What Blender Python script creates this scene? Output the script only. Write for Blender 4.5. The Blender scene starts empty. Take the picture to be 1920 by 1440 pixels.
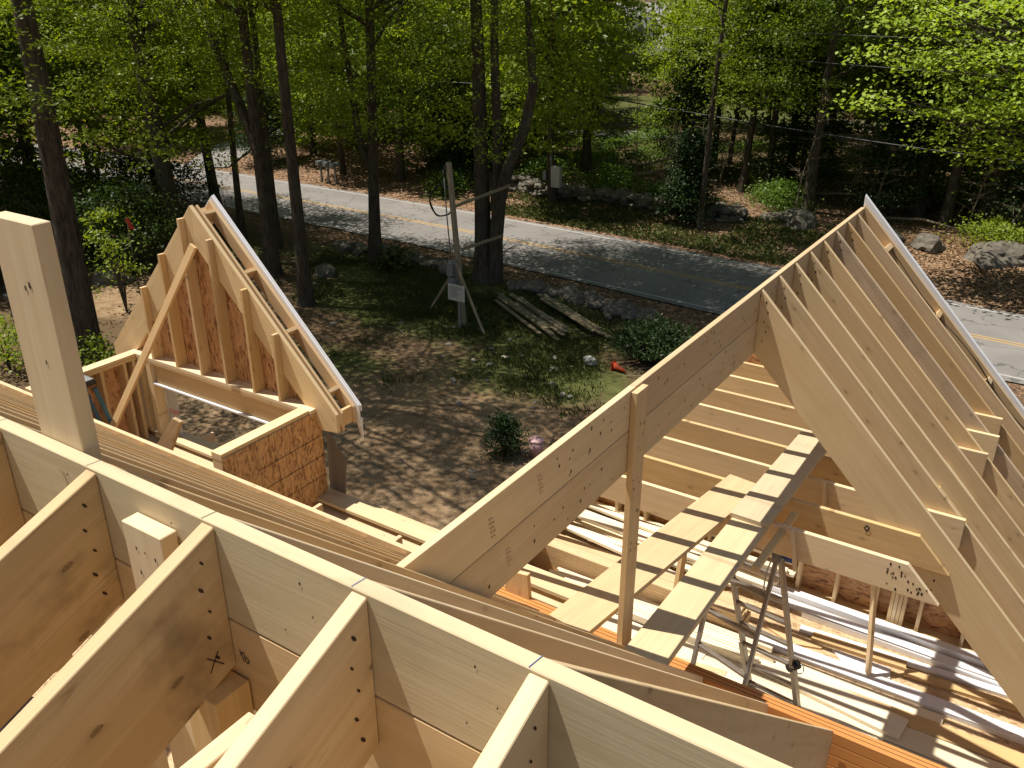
import bpy, bmesh, math, random
import numpy as np
from mathutils import Vector, Matrix, noise
random.seed(7)
sc = bpy.context.scene
C = sc.collection
V = Vector
G = -10.2           # ground level; the camera is the origin of the surveyed frame
FL = -6.43          # upper floor deck level

# ------------------------------------------------------------------ materials
def newmat(name):
    m = bpy.data.materials.new(name); m.use_nodes = True
    nt = m.node_tree; nt.nodes.clear()
    out = nt.nodes.new('ShaderNodeOutputMaterial')
    b = nt.nodes.new('ShaderNodeBsdfPrincipled')
    nt.links.new(b.outputs[0], out.inputs[0])
    return m, nt, b, out
def N(nt, t, **kw):
    n = nt.nodes.new(t)
    for k, v in kw.items():
        if k in n.inputs.keys() if isinstance(k, str) else False: n.inputs[k].default_value = v
        else: setattr(n, k, v)
    return n
def L(nt, a, b): nt.links.new(a, b)
def ramp(nt, fac, stops):
    r = nt.nodes.new('ShaderNodeValToRGB'); e = r.color_ramp.elements
    while len(e) < len(stops): e.new(0.5)
    for i, (p, c) in enumerate(stops):
        e[i].position = p; e[i].color = (c[0], c[1], c[2], 1)
    L(nt, fac, r.inputs[0]); return r.outputs[0]
def mix(nt, f, a, b, mode='MIX'):
    m = nt.nodes.new('ShaderNodeMix'); m.data_type = 'RGBA'; m.blend_type = mode
    for s, i in ((f, 0), (a, 6), (b, 7)):
        if hasattr(s, 'links'): L(nt, s, m.inputs[i])
        elif i == 0: m.inputs[0].default_value = s
        else: m.inputs[i].default_value = (s[0], s[1], s[2], 1)
    return m.outputs[2]
def math_(nt, op, a, b=None, clamp=False):
    m = nt.nodes.new('ShaderNodeMath'); m.operation = op; m.use_clamp = clamp
    for s, i in ((a, 0), (b, 1)):
        if s is None: continue
        if hasattr(s, 'links'): L(nt, s, m.inputs[i])
        else: m.inputs[i].default_value = s
    return m.outputs[0]
def objcoord(nt, scale, rnd=True):
    tc = nt.nodes.new('ShaderNodeTexCoord')
    mp = nt.nodes.new('ShaderNodeMapping'); mp.inputs['Scale'].default_value = scale
    if rnd:
        oi = nt.nodes.new('ShaderNodeObjectInfo')
        cm = nt.nodes.new('ShaderNodeVectorMath'); cm.operation = 'MULTIPLY_ADD'
        L(nt, oi.outputs['Random'], cm.inputs[0]); cm.inputs[1].default_value = (57., 31., 17.)
        L(nt, tc.outputs['Object'], cm.inputs[2])
        L(nt, cm.outputs[0], mp.inputs[0])
    else: L(nt, tc.outputs['Object'], mp.inputs[0])
    return mp.outputs[0]
def noise_(nt, vec, scale, detail=4, rough=.55, dist=0.):
    n = nt.nodes.new('ShaderNodeTexNoise'); n.inputs['Scale'].default_value = scale
    n.inputs['Detail'].default_value = detail; n.inputs['Roughness'].default_value = rough
    n.inputs['Distortion'].default_value = dist
    L(nt, vec, n.inputs['Vector']); return n.outputs['Fac']

def wood(name, light, mid, dark, knots=1.0, rough=.62, grime=0.25, seams=False):
    """sawn lumber: grain runs along the board's own X axis"""
    m, nt, b, out = newmat(name)
    v = objcoord(nt, (1, 1, 1))
    mp = nt.nodes.new('ShaderNodeMapping'); mp.inputs['Scale'].default_value = (.55, 9, 9); L(nt, v, mp.inputs[0])
    g1 = noise_(nt, mp.outputs[0], 2.2, 3, .5, .9)
    mp2 = nt.nodes.new('ShaderNodeMapping'); mp2.inputs['Scale'].default_value = (1.6, 70, 70); L(nt, v, mp2.inputs[0])
    g2 = noise_(nt, mp2.outputs[0], 2.0, 4, .6, .2)
    base = ramp(nt, g1, [(.25, light), (.55, mid), (.85, [a*.8+c*.2 for a, c in zip(mid, dark)])])
    base = mix(nt, math_(nt, 'MULTIPLY', math_(nt, 'SUBTRACT', g2, .45, True), .5), base, dark)
    # knots
    mp3 = nt.nodes.new('ShaderNodeMapping'); mp3.inputs['Scale'].default_value = (3.0, 6.6, .35); L(nt, v, mp3.inputs[0])
    vo = nt.nodes.new('ShaderNodeTexVoronoi'); vo.inputs['Scale'].default_value = 1.25; L(nt, mp3.outputs[0], vo.inputs['Vector'])
    vo.inputs['Randomness'].default_value = 1.0; vo.voronoi_dimensions = '2D'
    d = vo.outputs['Distance']
    sel = math_(nt, 'GREATER_THAN', N2(nt, vo), .30 if knots > 1.2 else (.58 if knots >= 1 else .78))
    kn = ramp(nt, d, [(0.0, (1, 1, 1)), (.03, (.65, .65, .65)), (.052, (.95, .95, .95)), (.066, (.30, .30, .30)), (.13, (.12, .12, .12)), (.26, (0, 0, 0))])
    base = mix(nt, math_(nt, 'MULTIPLY', math_(nt, 'MULTIPLY', kn, sel), .62*min(1.35, knots)), base, (.13, .062, .025))
    mp4 = nt.nodes.new('ShaderNodeMapping'); mp4.inputs['Scale'].default_value = (.9, 16, 16); L(nt, v, mp4.inputs[0])
    stk = noise_(nt, mp4.outputs[0], 1.3, 5, .7, 1.2)
    base = mix(nt, math_(nt, 'MULTIPLY', math_(nt, 'SUBTRACT', stk, .62, True), 5.5 if knots > 1.2 else 3.), base, [c*.62 for c in dark])
    # soft grime / weather patches
    gr = noise_(nt, v, 1.7, 5, .65)
    base = mix(nt, math_(nt, 'MULTIPLY', math_(nt, 'SUBTRACT', gr, .53, True), grime*4), base, (.20, .145, .09))
    oi = nt.nodes.new('ShaderNodeObjectInfo')
    hsv = nt.nodes.new('ShaderNodeHueSaturation')
    L(nt, base, hsv.inputs['Color'])
    L(nt, math_(nt, 'ADD', math_(nt, 'MULTIPLY', oi.outputs['Random'], .24), .87), hsv.inputs['Value'])
    L(nt, math_(nt, 'ADD', math_(nt, 'MULTIPLY', math_(nt, 'FRACT', math_(nt, 'MULTIPLY', oi.outputs['Random'], 7.3)), .2), .86), hsv.inputs['Saturation'])
    L(nt, hsv.outputs[0], b.inputs['Base Color'])
    b.inputs['Roughness'].default_value = rough
    b.inputs['Specular IOR Level'].default_value = .3
    bp = nt.nodes.new('ShaderNodeBump'); bp.inputs['Strength'].default_value = .12; bp.inputs['Distance'].default_value = .004
    L(nt, g2, bp.inputs['Height']); L(nt, bp.outputs[0], b.inputs['Normal'])
    return m
def N2(nt, vo):
    s = nt.nodes.new('ShaderNodeSeparateColor'); L(nt, vo.outputs['Color'], s.inputs[0]); return s.outputs[0]

M = {}
M['spruce'] = wood('spruce_lumber', (.71, .52, .295), (.64, .45, .23), (.42, .25, .10))
M['knotty'] = wood('knotty_lumber', (.70, .52, .30), (.61, .43, .225), (.36, .21, .085), 1.6, grime=1.5)
M['pale'] = wood('pale_lumber', (.75, .59, .365), (.69, .52, .30), (.47, .31, .15), .6, grime=.12)
M['gold'] = wood('golden_lumber', (.67, .48, .265), (.62, .42, .215), (.42, .25, .11), .6, grime=.08)
M['white_pine'] = wood('white_pine_lumber', (.86, .76, .58), (.81, .70, .50), (.60, .45, .27), .6, grime=.05)
M['silver'] = wood('greyed_ridge_board', (.60, .50, .33), (.55, .45, .29), (.38, .28, .16), .6, grime=.3)
M['plank'] = wood('plank_lumber', (.68, .50, .26), (.63, .455, .225), (.32, .19, .07), .6, grime=.1)
M['plankp'] = wood('pale_plank_lumber', (.69, .545, .33), (.645, .495, .285), (.34, .22, .11), .6, grime=.1)
M['stained'] = wood('stained_lumber', (.60, .43, .26), (.50, .35, .20), (.22, .14, .08), 1.0, grime=.7)
M['grey'] = wood('weathered_board', (.24, .225, .20), (.19, .175, .155), (.10, .09, .075), .5, grime=.3)
M['olddark'] = wood('old_dark_board', (.26, .21, .13), (.19, .15, .09), (.08, .06, .035), .5, grime=.5)
M['old'] = wood('old_board', (.36, .30, .20), (.28, .23, .15), (.12, .09, .06), .5, grime=.5)

def mk_orange():
    m, nt, b, out = newmat('orange_beam_lumber')
    v = objcoord(nt, (1, 1, 1))
    mp = nt.nodes.new('ShaderNodeMapping'); mp.inputs['Scale'].default_value = (1, 60, 60); L(nt, v, mp.inputs[0])
    g = noise_(nt, mp.outputs[0], 1.5, 4, .6)
    L(nt, ramp(nt, g, [(.3, (.62, .27, .075)), (.7, (.52, .20, .05))]), b.inputs['Base Color'])
    b.inputs['Roughness'].default_value = .5
    return m
M['orange'] = mk_orange()

def mk_osb(name, a, bcol, dark, sc_=1.0):
    m, nt, b, out = newmat(name)
    v = objcoord(nt, (1, 1, 1))
    dn = nt.nodes.new('ShaderNodeTexNoise'); dn.inputs['Scale'].default_value = 6; L(nt, v, dn.inputs['Vector'])
    va = nt.nodes.new('ShaderNodeVectorMath'); va.operation = 'MULTIPLY_ADD'
    L(nt, dn.outputs['Color'], va.inputs[0]); va.inputs[1].default_value = (.12, .12, .12); L(nt, v, va.inputs[2])
    cols = []
    for k, (rot, s) in enumerate(((.12, (12, 60, 60)), (-.35, (14, 52, 52)), (.25, (13, 66, 66)))):
        mp = nt.nodes.new('ShaderNodeMapping'); mp.inputs['Scale'].default_value = [q*sc_ for q in s]
        mp.inputs['Rotation'].default_value = (0, 0, rot)
        mr = nt.nodes.new('ShaderNodeMapping'); mr.inputs['Rotation'].default_value = (0, 0, rot)
        L(nt, va.outputs[0], mr.inputs[0])
        mp.inputs['Rotation'].default_value = (0, 0, 0); L(nt, mr.outputs[0], mp.inputs[0])
        vo = nt.nodes.new('ShaderNodeTexVoronoi'); L(nt, mp.outputs[0], vo.inputs['Vector']); vo.inputs['Scale'].default_value = 1.
        cols.append(N2(nt, vo))
    s = math_(nt, 'ADD', math_(nt, 'MULTIPLY', cols[0], .5), math_(nt, 'MULTIPLY', math_(nt, 'ADD', cols[1], cols[2]), .25))
    c = ramp(nt, s, [(.22, dark), (.36, bcol), (.55, a), (.85, [min(1, q*1.2) for q in a])])
    L(nt, c, b.inputs['Base Color']); b.inputs['Roughness'].default_value = .55
    bp = nt.nodes.new('ShaderNodeBump'); bp.inputs['Strength'].default_value = .25; bp.inputs['Distance'].default_value = .003
    L(nt, s, bp.inputs['Height']); L(nt, bp.outputs[0], b.inputs['Normal'])
    return m
M['osb'] = mk_osb('osb_panel', (.58, .34, .15), (.47, .25, .10), (.24, .10, .035))
M['osb_in'] = mk_osb('osb_panel_inside', (.54, .31, .155), (.44, .225, .105), (.22, .09, .04), .7)
M['deck'] = mk_osb('osb_subfloor', (.56, .40, .23), (.48, .33, .18), (.27, .16, .08), 1.1)

def plain(name, col, rough=.5, metal=0., bump=0., var=.0, vs=8., spec=.5):
    m, nt, b, out = newmat(name)
    b.inputs['Roughness'].default_value = rough; b.inputs['Metallic'].default_value = metal
    b.inputs['Specular IOR Level'].default_value = spec
    v = objcoord(nt, (1, 1, 1)); n = noise_(nt, v, vs, 5, .6)
    lo = [max(0, c*(1-var)) for c in col]; hi = [min(1, c*(1+var)) for c in col]
    L(nt, ramp(nt, n, [(.3, lo), (.7, hi)]), b.inputs['Base Color'])
    if bump:
        bp = nt.nodes.new('ShaderNodeBump'); bp.inputs['Strength'].default_value = bump; bp.inputs['Distance'].default_value = .02
        L(nt, n, bp.inputs['Height']); L(nt, bp.outputs[0], b.inputs['Normal'])
    return m
M['pvc'] = plain('white_trim_board', (.80, .80, .82), .35, var=.03)
M['ink'] = plain('marker_ink', (.02, .02, .03), .7)
M['hole'] = plain('nail_hole', (.05, .028, .015), .9)
M['blueink'] = plain('blue_pencil', (.08, .13, .30), .8)
M['alu'] = plain('aluminium', (.30, .265, .225), .45, .7, var=.15, vs=20)
M['steel'] = plain('bright_steel', (.6, .6, .6), .3, .9)
M['blueplastic'] = plain('blue_plastic', (.02, .07, .32), .4)
M['bluefiber'] = plain('blue_fiberglass', (.03, .12, .22), .45, var=.1)
M['black'] = plain('black_plastic', (.015, .015, .017), .45)
M['red'] = plain('red_plastic', (.50, .03, .015), .4, var=.15)
M['orangep'] = plain('orange_plastic', (.42, .05, .012), .5, var=.1)
M['pink'] = plain('pink_rubber', (.55, .33, .34), .5, var=.08)
M['wrap'] = plain('house_wrap', (.55, .56, .57), .6, var=.06)
M['redink'] = plain('red_print', (.65, .06, .04), .6)
M['bag'] = plain('white_sack', (.36, .34, .30), .8, bump=.5, var=.15)
M['rubber'] = plain('black_cable', (.012, .012, .012), .55)
M['galv'] = plain('galvanised_grey', (.20, .21, .21), .6, .2, var=.12)
M['grayboxx'] = plain('grey_cabinet', (.42, .42, .39), .5, var=.06)
M['signw'] = plain('white_sign_board', (.50, .49, .45), .6, var=.05)
M['signt'] = plain('sign_lettering', (.10, .10, .10), .8)
M['wire'] = plain('wire', (.16, .155, .14), .6)
M['houseg'] = plain('grey_shingle_wall', (.34, .36, .37), .8, var=.1, vs=3)
M['houser'] = plain('grey_shingle_roof', (.27, .25, .26), .85, var=.2, vs=5)
M['glass'] = plain('window_glass', (.05, .06, .07), .1)
M['trimw'] = plain('white_paint', (.70, .72, .72), .5, var=.03)
M['tiewire'] = plain('tape', (.8, .14, .16), .5)

def mk_stone(name, a, b_):
    m, nt, b, out = newmat(name)
    v = objcoord(nt, (1, 1, 1)); n = noise_(nt, v, 3.5, 8, .68); n2 = noise_(nt, v, 17, 4, .6)
    c = ramp(nt, n, [(.3, b_), (.6, a), (.75, [min(1, q*1.35) for q in a])])
    c = mix(nt, math_(nt, 'MULTIPLY', math_(nt, 'SUBTRACT', n2, .55, True), 3.), c, (.11, .13, .07))
    L(nt, c, b.inputs['Base Color']); b.inputs['Roughness'].default_value = .9
    bp = nt.nodes.new('ShaderNodeBump'); bp.inputs['Strength'].default_value = .6; bp.inputs['Distance'].default_value = .05
    L(nt, n, bp.inputs['Height']); L(nt, bp.outputs[0], b.inputs['Normal'])
    return m
M['stone'] = mk_stone('field_stone', (.17, .145, .115), (.075, .06, .048))
M['palestone'] = mk_stone('pale_stone', (.30, .265, .215), (.17, .14, .11))

def mk_bark(name, a, b_):
    m, nt, b, out = newmat(name)
    tc = nt.nodes.new('ShaderNodeTexCoord'); mp = nt.nodes.new('ShaderNodeMapping'); mp.inputs['Scale'].default_value = (9, 9, 1.4)
    L(nt, tc.outputs['Object'], mp.inputs[0])
    n = noise_(nt, mp.outputs[0], 1.6, 6, .7, .4)
    mp2 = nt.nodes.new('ShaderNodeMapping'); L(nt, tc.outputs['Object'], mp2.inputs[0])
    n2 = noise_(nt, mp2.outputs[0], 1.1, 3, .5)
    c = ramp(nt, n, [(.32, b_), (.62, a)])
    c = mix(nt, math_(nt, 'MULTIPLY', math_(nt, 'SUBTRACT', n2, .5, True), 2.2), c, (.13, .135, .10))
    L(nt, c, b.inputs['Base Color']); b.inputs['Roughness'].default_value = .95; b.inputs['Specular IOR Level'].default_value = .1
    bp = nt.nodes.new('ShaderNodeBump'); bp.inputs['Strength'].default_value = .9; bp.inputs['Distance'].default_value = .06
    L(nt, n, bp.inputs['Height']); L(nt, bp.outputs[0], b.inputs['Normal'])
    return m
M['bark'] = mk_bark('oak_bark', (.115, .092, .07), (.030, .023, .018))
M['deadwood'] = mk_bark('dead_wood', (.34, .27, .20), (.14, .10, .07))
M['polewood'] = mk_bark('utility_pole_wood', (.17, .095, .055), (.08, .045, .028))

def mk_leaf(name, c1, c2, trans=.35, c3=None):
    m = bpy.data.materials.new(name); m.use_nodes = True; nt = m.node_tree; nt.nodes.clear()
    out = nt.nodes.new('ShaderNodeOutputMaterial')
    ge = nt.nodes.new('ShaderNodeNewGeometry')
    tc = nt.nodes.new('ShaderNodeTexCoord')
    n = noise_(nt, tc.outputs['Object'], .45, 3, .6)
    r = ge.outputs['Random Per Island']
    f = math_(nt, 'ADD', math_(nt, 'MULTIPLY', r, .55), math_(nt, 'MULTIPLY', math_(nt, 'SUBTRACT', n, .3, True), .95), True)
    stops = [(0.05, c1), (.95, c2)] if not c3 else [(.05, c1), (.8, c2), (1., c3)]
    col = ramp(nt, f, stops)
    d = nt.nodes.new('ShaderNodeBsdfDiffuse'); t = nt.nodes.new('ShaderNodeBsdfTranslucent'); gl = nt.nodes.new('ShaderNodeBsdfGlossy')
    gl.inputs['Roughness'].default_value = .45
    L(nt, col, d.inputs[0])
    hs = nt.nodes.new('ShaderNodeHueSaturation'); hs.inputs['Value'].default_value = 1.5; hs.inputs['Saturation'].default_value = 1.1
    hs.inputs['Hue'].default_value = .49
    L(nt, col, hs.inputs['Color']); L(nt, hs.outputs[0], t.inputs[0])
    a = nt.nodes.new('ShaderNodeMixShader'); a.inputs[0].default_value = trans; L(nt, d.outputs[0], a.inputs[1]); L(nt, t.outputs[0], a.inputs[2])
    a2 = nt.nodes.new('ShaderNodeMixShader'); a2.inputs[0].default_value = .018; L(nt, a.outputs[0], a2.inputs[1]); L(nt, gl.outputs[0], a2.inputs[2])
    L(nt, a2.outputs[0], out.inputs[0]); return m
M['leaf'] = mk_leaf('oak_leaves', (.095, .145, .014), (.33, .41, .05), .45)
M['leafb'] = mk_leaf('maple_leaves', (.22, .32, .03), (.42, .53, .07), .42)
M['leafd'] = mk_leaf('dark_leaves', (.06, .105, .014), (.22, .30, .04), .42)
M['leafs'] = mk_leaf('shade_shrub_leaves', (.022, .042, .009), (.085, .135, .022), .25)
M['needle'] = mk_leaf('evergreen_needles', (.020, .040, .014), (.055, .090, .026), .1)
M['shrubl'] = mk_leaf('shrub_leaves', (.06, .115, .018), (.18, .28, .045), .35)
M['litter'] = mk_leaf('dead_leaves', (.16, .085, .04), (.44, .30, .18), .05, (.55, .42, .28))
M['grassb'] = mk_leaf('grass_blades', (.05, .062, .016), (.12, .14, .038), .2)

# ------------------------------------------------------------------ object helpers
def link(o, parent=None):
    C.objects.link(o)
    if parent is not None:
        o.parent = parent
    return o
def setp(o, label=None, cat=None, group=None, kind=None):
    if label: o['label'] = label
    if cat: o['category'] = cat
    if group: o['group'] = group
    if kind: o['kind'] = kind
    return o
def empty(name, loc, label, cat, group=None):
    o = bpy.data.objects.new(name, None); o.empty_display_size = .2; o.location = loc
    link(o); setp(o, label, cat, group); return o
def world_of(p):
    m = Matrix.Identity(4)
    while p is not None:
        m = Matrix.LocRotScale(p.location, p.rotation_euler if p.rotation_mode != 'QUATERNION' else p.rotation_quaternion, p.scale) @ m
        p = p.parent
    return m
def place(o, Mw, parent):
    if parent is not None: Mw = world_of(parent).inverted() @ Mw
    o.location = Mw.to_translation(); o.rotation_mode = 'QUATERNION'; o.rotation_quaternion = Mw.to_quaternion()
def mesh_from_bm(name, bm, mats, smooth=False):
    me = bpy.data.meshes.new(name); bm.to_mesh(me); bm.free()
    for m in (mats if isinstance(mats, (list, tuple)) else [mats]): me.materials.append(m)
    if smooth:
        for p in me.polygons: p.use_smooth = True
    return me
def prism(name, pts, ext, mat, parent=None, grain=None, bev=.0022):
    """planar outline pts pushed along ext; local X follows the grain"""
    pts = [V(p) for p in pts]; ext = V(ext)
    if grain is None:
        grain = max(((pts[i]-pts[i-1]) for i in range(len(pts))), key=lambda e: e.length)
        if ext.length > grain.length: grain = ext
    ex = V(grain).normalized()
    if abs(ex.dot(ext.normalized())) > .9:
        other = max(((pts[i]-pts[i-1]) for i in range(len(pts))), key=lambda e: e.length).normalized()
        ez = other
    else: ez = ext.normalized()
    ez = (ez - ex*ez.dot(ex)).normalized(); ey = ez.cross(ex).normalized()
    c = sum(pts, V((0, 0, 0)))/len(pts) + ext/2
    R = Matrix((ex, ey, ez)).transposed().to_4x4(); Mw = Matrix.Translation(c) @ R; inv = Mw.inverted()
    bm = bmesh.new()
    a = [bm.verts.new(inv @ p) for p in pts]; b = [bm.verts.new(inv @ (p+ext)) for p in pts]
    bm.faces.new(a); bm.faces.new(b[::-1]); n = len(pts)
    for i in range(n): bm.faces.new((a[i], b[i], b[(i+1) % n], a[(i+1) % n]))
    bmesh.ops.recalc_face_normals(bm, faces=bm.faces)
    if bev: bmesh.ops.bevel(bm, geom=bm.edges[:], offset=bev, segments=1, affect='EDGES')
    o = bpy.data.objects.new(name, mesh_from_bm(name, bm, mat)); link(o, parent); place(o, Mw, parent); return o
def box(name, x0, x1, y0, y1, z0, z1, mat, parent=None, bev=.0022):
    d = (x1-x0, y1-y0, z1-z0); g = V([(1, 0, 0), (0, 1, 0), (0, 0, 1)][d.index(max(d))])
    return prism(name, [(x0, y0, z0), (x1, y0, z0), (x1, y1, z0), (x0, y1, z0)], (0, 0, z1-z0), mat, parent, g, bev)
def beam(name, p0, p1, w, h, mat, parent=None, side=None, bev=.0022):
    """board between two points, w along side, h across it"""
    p0, p1 = V(p0), V(p1); ex = (p1-p0).normalized()
    s = V(side) if side else ex.cross(V((0, 0, 1)))
    if s.length < 1e-4: s = V((1, 0, 0))
    s = (s-ex*s.dot(ex)).normalized(); u = ex.cross(s)
    pts = [p0-s*w/2-u*h/2, p0+s*w/2-u*h/2, p0+s*w/2+u*h/2, p0-s*w/2+u*h/2]
    return prism(name, pts, p1-p0, mat, parent, ex, bev)
def tube_bm(bm, pts, rads, seg=8, cap=True):
    rings = []
    prev = None
    for i, p in enumerate(pts):
        p = V(p)
        t = (V(pts[min(i+1, len(pts)-1)])-V(pts[max(i-1, 0)])).normalized()
        a = V((1, 0, 0)) if abs(t.x) < .8 else V((0, 1, 0))
        if prev is not None: a = prev
        u = (a-t*a.dot(t)).normalized(); w = t.cross(u); prev = u
        rings.append([bm.verts.new(p+(u*math.cos(2*math.pi*k/seg)+w*math.sin(2*math.pi*k/seg))*rads[i]) for k in range(seg)])
    for i in range(len(rings)-1):
        for k in range(seg):
            bm.faces.new((rings[i][k], rings[i][(k+1) % seg], rings[i+1][(k+1) % seg], rings[i+1][k]))
    if cap:
        bm.faces.new(rings[0][::-1]); bm.faces.new(rings[-1])
def tube(name, pts, rads, mat, parent=None, seg=8, smooth=True):
    if not isinstance(rads, (list, tuple)): rads = [rads]*len(pts)
    o0 = V(pts[0]); bm = bmesh.new(); tube_bm(bm, [V(p)-o0 for p in pts], rads, seg)
    o = bpy.data.objects.new(name, mesh_from_bm(name, bm, mat, smooth)); link(o, parent); place(o, Matrix.Translation(o0), parent); return o
def dots(name, centres, nrm, r, mat, parent, stretch=(0, 0, 1), ratio=2.0):
    """small oval marks merged into one mesh, laid 1 mm proud of a face"""
    nrm = V(nrm).normalized(); s = V(stretch); s = (s-nrm*s.dot(nrm)).normalized(); t = nrm.cross(s)
    o0 = V(centres[0]); bm = bmesh.new()
    for c in centres:
        c = V(c)-o0; q = r*random.uniform(.7, 1.25)
        a = [bm.verts.new(c+nrm*.0012+s*math.cos(k*math.pi/4)*q*ratio+t*math.sin(k*math.pi/4)*q) for k in range(8)]
        bm.faces.new(a)
    o = bpy.data.objects.new(name, mesh_from_bm(name, bm, mat)); link(o, parent); place(o, Matrix.Translation(o0), parent); return o
def strokes(name, segs, nrm, w, mat, parent):
    """hand-drawn strokes: thin strips 1 mm proud of a face"""
    nrm = V(nrm).normalized(); o0 = V(segs[0][0]); bm = bmesh.new()
    for a, b in segs:
        a, b = V(a)-o0, V(b)-o0; s = (b-a).normalized().cross(nrm)*w/2; u = nrm*.0015
        f = [bm.verts.new(p+u) for p in (a-s, b-s, b+s, a+s)]; bm.faces.new(f)
    o = bpy.data.objects.new(name, mesh_from_bm(name, bm, mat)); link(o, parent); place(o, Matrix.Translation(o0), parent); return o
def text(name, s, size, origin, xdir, ydir, mat, parent):
    cu = bpy.data.curves.new('t', 'FONT'); cu.body = s; cu.size = size; cu.extrude = .0004
    to = bpy.data.objects.new('t', cu); C.objects.link(to)
    dg = bpy.context.evaluated_depsgraph_get(); me = bpy.data.meshes.new_from_object(to.evaluated_get(dg))
    bpy.data.objects.remove(to); me.materials.clear(); me.materials.append(mat); me.name = name
    o = bpy.data.objects.new(name, me); link(o, parent)
    x = V(xdir).normalized(); y = V(ydir); y = (y-x*y.dot(x)).normalized(); z = x.cross(y)
    place(o, Matrix.Translation(V(origin)) @ Matrix((x, y, z)).transposed().to_4x4(), parent); return o

# ------------------------------------------------------------------ camera, sun, sky
def camera():
    yaw, pitch, roll, F = 2.15197899, .421289358, -.0009753, 1650.31
    f = V((math.cos(yaw)*math.cos(pitch), math.sin(yaw)*math.cos(pitch), -math.sin(pitch)))
    r = V((math.sin(yaw), -math.cos(yaw), 0)); u = r.cross(f)
    r2 = r*math.cos(roll)+u*math.sin(roll); u2 = r2.cross(f)
    cd = bpy.data.cameras.new('Camera'); cd.sensor_width = 36; cd.lens = F/1920*36; cd.clip_start = .05; cd.clip_end = 2000
    co = bpy.data.objects.new('Camera', cd); C.objects.link(co)
    co.matrix_world = Matrix((r2, u2, -f)).transposed().to_4x4(); sc.camera = co
camera()
SUN = V((1, .30, -2.45)).normalized()
sd = bpy.data.lights.new('Sun', 'SUN'); sd.energy = 5.0; sd.angle = math.radians(.53); sd.color = (1, .95, .85)
so = bpy.data.objects.new('Sun', sd); C.objects.link(so); so.rotation_euler = SUN.to_track_quat('-Z', 'Y').to_euler()
w = bpy.data.worlds.new('World'); sc.world = w; w.use_nodes = True; nt = w.node_tree
sky = nt.nodes.new('ShaderNodeTexSky'); sky.sky_type = 'NISHITA'; sky.sun_disc = False
sky.sun_elevation = math.asin(-SUN.z); sky.sun_rotation = math.atan2(-SUN.x, -SUN.y); sky.air_density = 1.; sky.dust_density = .6
bg = nt.nodes['Background']; bg.inputs[1].default_value = .075; tint = nt.nodes.new('ShaderNodeMix'); tint.data_type = 'RGBA'; tint.blend_type = 'MULTIPLY'; tint.inputs[0].default_value = 1; tint.inputs[7].default_value = (1.0, .91, .79, 1)
nt.links.new(sky.outputs[0], tint.inputs[6]); nt.links.new(tint.outputs[2], bg.inputs[0])
sc.view_settings.view_transform = 'Standard'; sc.view_settings.look = 'None'; sc.view_settings.exposure = 0.36; sc.view_settings.gamma = 1
cy = sc.cycles; cy.max_bounces = 8; cy.diffuse_bounces = 4; cy.transparent_max_bounces = 8; cy.caustics_reflective = False; cy.caustics_refractive = False
cy.sample_clamp_indirect = 6

# ------------------------------------------------------------------ main roof
T = .038
YF, YB, ZR = .957, .995, -1.016          # front and back face and top of the main ridge
SN, SF = .39, .90                        # near and far roof slope
main = empty('main_roof_frame', (-1.4, .976, -1.5), 'wooden ridge and rafters of the main roof across the bottom of the photo, just below the camera', 'roof frame')
rb1 = box('ridge_board', -12, 1.2, YF, YB, ZR-.243, ZR, M['silver'], main)
rb2 = box('ridge_board', -12, 1.2, YF, YB, ZR-.49, ZR-.2475, M['spruce'], main)
# faint saw lines and rafter layout ticks on the ridge
RX = [-.594+T/2-.0+0, ]
RX = [-.575, -.9665, -1.3905, -1.80]    # rafter centres measured from the ridge
while RX[-1] > -11: RX.append(RX[-1]-.4064)
for i, x in enumerate(RX[:5]):
    strokes('layout_line', [((x-.022, YF+.001, ZR), (x-.017, YB-.001, ZR))], (0, 0, 1), .0018, M['blueink' if i < 2 else 'ink'], rb1)
def near_rafter(x, m):
    y1 = -3.2
    top = lambda y: ZR-.005-SN*(YF-y)
    return prism('rafter', [(x-T/2, YF-.001, top(YF)), (x-T/2, y1, top(y1)), (x-T/2, y1, top(y1)-.36), (x-T/2, YF-.001, top(YF)-.365)], (T, 0, 0), m, main)
def far_rafter(x, yend, m):
    top = lambda y: ZR-.004-SF*(y-YB)
    return prism('rafter', [(x-T/2, YB+.001, top(YB)), (x-T/2, yend, top(yend)), (x-T/2, yend, top(yend)-.40), (x-T/2, YB+.001, top(YB)-.46)], (T, 0, 0), m, main)
mt = [M['pale'], M['knotty'], M['knotty'], M['knotty'], M['spruce']]
for i, x in enumerate(RX):
    if x > -6.2 or i % 2 == 0 or True:
        r = near_rafter(x, mt[i % 5]) if x > -5 else None
        if r and i < 4:
            xx = x+T/2
            dots('nail_holes', [(xx, YF-.045-.012*(k % 2), ZR-.07-.062*k) for k in range(5)], (1, 0, 0), .0034, M['hole'], r, (0, -.55, .83), 2.6)
            dots('nail_holes', [(x-.075-random.random()*.15, YF, ZR-.05-.07*k) for k in range(4)], (0, -1, 0), .0024, M['hole'], r, (0, 0, 1), 1.5)
    f = far_rafter(x, 4.302 if x > -11 else 4.3, M['spruce'] if i % 4 != 2 else M['pale'])
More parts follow.
